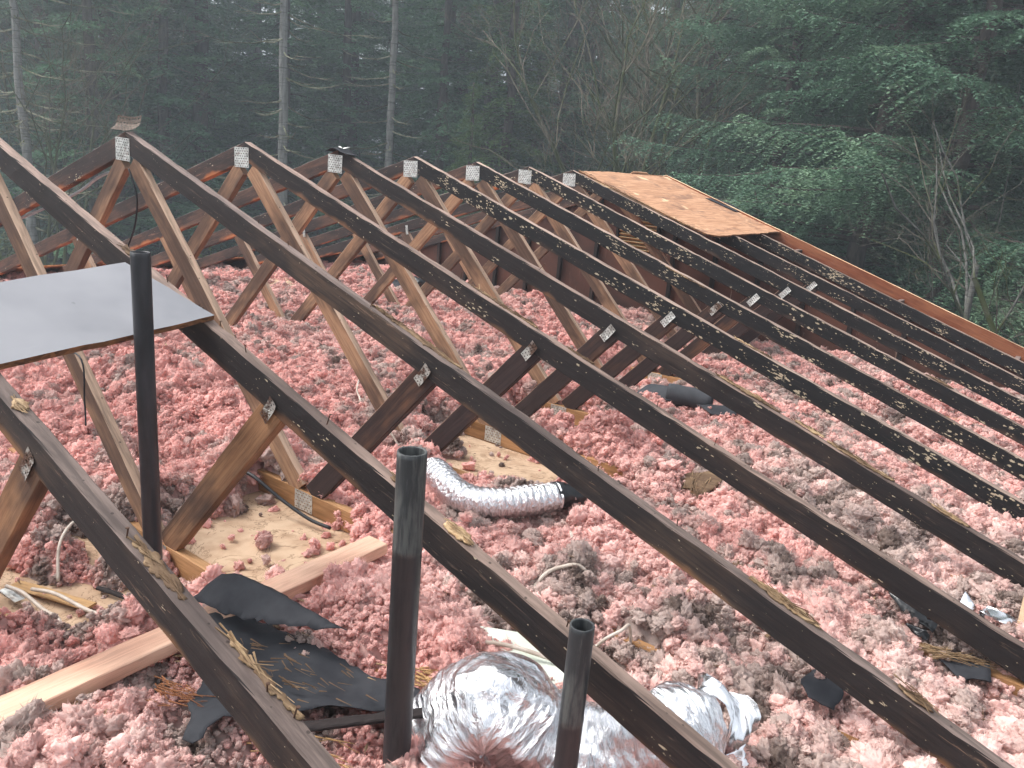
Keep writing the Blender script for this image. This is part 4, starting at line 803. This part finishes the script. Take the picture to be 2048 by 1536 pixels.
for px_, d, k, s, lab in ((190, 25, 'firB', .8, 'slender green fir at the left between the thin left trunk and the upturned-plate peak'), (330, 28, 'firA', .8, 'broad green fir left of the thicker pale trunk'), (690, 30, 'firB', .9, 'dark fir between the two pale trunks'),
                       (880, 27, 'firB', .8, 'green fir just right of the thinner pale trunk'), (1010, 25, 'cedar', .95, 'bright feathery cedar left of the bare maple'), (940, 22, 'cedar', .42, 'small bright cedar rising behind the middle peaks'), (1120, 30, 'firC', 1., 'dark fir behind the crown of the bare maple')):
    X, Y = pol(px_, d); put_tree(k, X, Y, rr.uniform(0, 6), s, lab, name='cedar' if k == 'cedar' else 'conifer')
for px_, d, s, rot, lab in ((1760, 17.5, 1., .4, 'big near fir with pale drooping boughs, its brown trunk the left of the right-hand pair'), (1800, 21, 1.05, 2.2, 'fir with the thin grey trunk just right of the big near fir'), (1925, 15.8, .9, 4.1, 'near fir whose trunk stands right of the pair, left of the leaning birch'), (1560, 20, .9, 1.3, 'fir with low sweeping boughs above the orange plywood'), (2200, 19, 1., 5., 'fir at the far right behind the bare birch'), (1400, 25, .95, 3.3, 'dark fir just right of the bare maple')):
    X, Y = pol(px_, d); put_tree('near', X, Y, rot, s, lab, group='large near firs at the right')
# pale bare-trunked conifers
def pale_tree(px_, d, H, r0, lean, label, seed, moss=True, left_bias=0.):
    X, Y = pol(px_, d); T = empty('bare_trunk_conifer', (X, Y, gnd(X, Y)), label, 'tree', 'pale trunks with dead branches'); r = np.random.default_rng(seed)
    t = trunk_mb(H, r0, lean, 12, .02, seed, 20); t.V = [(a + X, b + Y, c + gnd(X, Y)) for a, b, c in t.V]; t.build('trunk', MAT['bark_pale'], T, True)
    mb = MB()
    for k in range(64):
        z = r.uniform(1.5, H * .8); az = r.uniform(0, 2 * math.pi); L = r.uniform(.7, 2.6) * (1 if z > 3 else .8); P = []
        for s_ in np.linspace(0, 1, 7): P.append((X + lean[0] * z + math.cos(az) * L * s_, Y + lean[1] * z + math.sin(az) * L * s_, gnd(X, Y) + z - L * (.32 * s_ - .25 * s_ ** 2.5) + r.normal(0, .012)))
        mb.tube(P, list(np.linspace(.022, .006, 7)), 5, False)
        for q in range(5):
            s_ = int(r.integers(2, 6)); p = Vector(P[s_]); az2 = az + r.choice([-1, 1]) * r.uniform(.4, .9); l2 = L * r.uniform(.15, .4); mb.tube([p, p + Vector((math.cos(az2) * l2 * .5, math.sin(az2) * l2 * .5, -.03)), p + Vector((math.cos(az2) * l2, math.sin(az2) * l2, -.02))], [.008, .005, .003], 4, False)
    mb.build('dead_branches', MAT['dead_moss'], T)
    V, F, st = conifer_mesh(seed, H + 1, 2.2, H * .62, 50, .12, .04); V = V + np.array([X + lean[0] * H * .8, Y + lean[1] * H * .8, gnd(X, Y)]); mesh('crown', V, F, MAT['leaf'], T)
pale_tree(566, 24, 15, .165, (.0, .0), 'thicker pale bare trunk with mossy dead side branches left of centre', 31)
pale_tree(779, 26, 15, .155, (.0, .0), 'thinner pale trunk standing left of centre above the flashing-scrap peak', 32)
pale_tree(52, 23, 13, .13, (-.012, 0), 'slim grey trunk at the far left edge of the wood', 33)
pale_tree(340, 34, 14, .13, (0, 0), 'faint pale trunk seen through the firs right of the upturned-plate peak', 34); pale_tree(240, 37, 14, .13, (0, 0), 'faint trunk seen through the firs above the upturned-plate peak', 35)
# bare deciduous trees
def bare(px_, d, label, seed, stems, H, lean=(0, 0), spread=.22, mats=('bark_moss', 'twig'), depth=5, r0=.09, name='bare_tree', zoff=0, tw=1.):
    X, Y = pol(px_, d); r = np.random.default_rng(seed); T = empty(name, (X, Y, gnd(X, Y)), label, 'tree'); big, small = MB(), MB()
    def grow(p, dr, L, rad, lev):
        n = 5; P = [p]; q = dr.copy()
        for k in range(n):
            q = unit(q + r.normal(0, .13 + .03 * lev, 3) + np.array([0, 0, .05 if lev < 3 else -.03])); P.append(P[-1] + q * L / n)
        rs = list(np.linspace(rad, rad * .55, n + 1)); (big if lev < 2 else small).tube([Vector(a) for a in P], rs, 8 if lev == 0 else (5 if lev < 3 else 3), False)
        if lev >= depth: return
        nk = int(r.integers(3, 6)) if lev else int(r.integers(6, 9))
        for k in range(nk):
            i = int(r.integers(1 if lev else 2, n + 1)); sd = r.normal(size=3); sd[2] = abs(sd[2]) * .3; nd = unit(q * .75 + unit(sd) * r.uniform(.5, 1.0)); grow(P[i], nd, L * r.uniform(.42, .7), rs[i] * r.uniform(.4, .62), lev + 1)
    for s_ in range(stems):
        a = r.uniform(0, 6.28); dr = unit(np.array([math.cos(a) * spread + lean[0], math.sin(a) * spread + lean[1], 1.])); grow(np.array([X + math.cos(a) * .25 * (stems > 1), Y + math.sin(a) * .25 * (stems > 1), gnd(X, Y) - .2]), dr, H * r.uniform(.55, .7), r0 * r.uniform(.7, 1.1), 0)
    big.build('trunk', MAT[mats[0]], T, True); small.build('branches', MAT[mats[1]], T); return T
bare(1290, 21, 'large many-stemmed bare maple with mossy limbs in the middle of the wood', 51, 6, 11, spread=.22)
bare(1330, 24, 'second bare mossy tree close behind the large maple', 52, 4, 13, spread=.15)
bare(60, 22, 'bare brushy tree at the far left edge', 53, 5, 8, spread=.35, r0=.05)
bare(150, 27, 'bare tangled tree a little in from the left edge', 57, 4, 10, spread=.3, r0=.05)
bare(1925, 14, 'leaning pale birch with arching twigs at the right edge', 54, 1, 8.5, lean=(.26, .19), spread=0, mats=('birch', 'twig_pale'), r0=.055, name='bare_birch', depth=4)
bare(2230, 12.5, 'bare drooping tree spilling twigs in at the right edge', 55, 3, 6.5, lean=(-.10, 0), spread=.3, mats=('birch', 'twig_pale'), r0=.06, name='bare_birch')
# undergrowth
r = np.random.default_rng(77); n = 90000; th_ = r.uniform(0, 1, n); pxs = r.uniform(-500, 2500, n); dd = r.uniform(17, 42, n)
cx_ = np.array([pol(p, 1.)[0] - CAM.x for p in np.linspace(-500, 2500, 61)]); cy_ = np.array([pol(p, 1.)[1] - CAM.y for p in np.linspace(-500, 2500, 61)])
X = CAM.x + np.interp(pxs, np.linspace(-500, 2500, 61), cx_) * dd; Y = CAM.y + np.interp(pxs, np.linspace(-500, 2500, 61), cy_) * dd
hh = np.clip(fbm(X * .5 + 90, Y * .5 + 90, 3) * 3.2 - .9, .05, 2.2) * r.uniform(.05, 1, n) ** .7; c = np.stack([X, Y, -4.3 + hh], 1); d_ = unit(r.normal(size=(n, 3))); s_ = unit(np.cross(d_, r.normal(size=(n, 3))))
V, F = quads(c, d_, s_, r.uniform(.08, .2, n), r.uniform(.04, .09, n)); tag(mesh('undergrowth', V, F, MAT['brush']), 'low leafy undergrowth between the tree trunks', 'undergrowth', kind='stuff')
# ------------------------------------------------------------------ haze
hz_m = bpy.data.materials.new('haze_air'); hz_m.use_nodes = True; t = hz_m.node_tree; t.nodes.remove(t.nodes['Principled BSDF'])
pv = t.nodes.new('ShaderNodeVolumePrincipled'); pv.inputs['Color'].default_value = (.80, .90, 1., 1); pv.inputs['Density'].default_value = .0055; pv.inputs['Anisotropy'].default_value = .3
t.links.new(pv.outputs[0], t.nodes['Material Output'].inputs['Volume'])
q = MB().box((0, 0, 10.5), (540, 540, 35)); o = q.build('haze', hz_m); tag(o, 'thin grey-blue haze hanging between the roof and the wood', 'haze', kind='stuff')
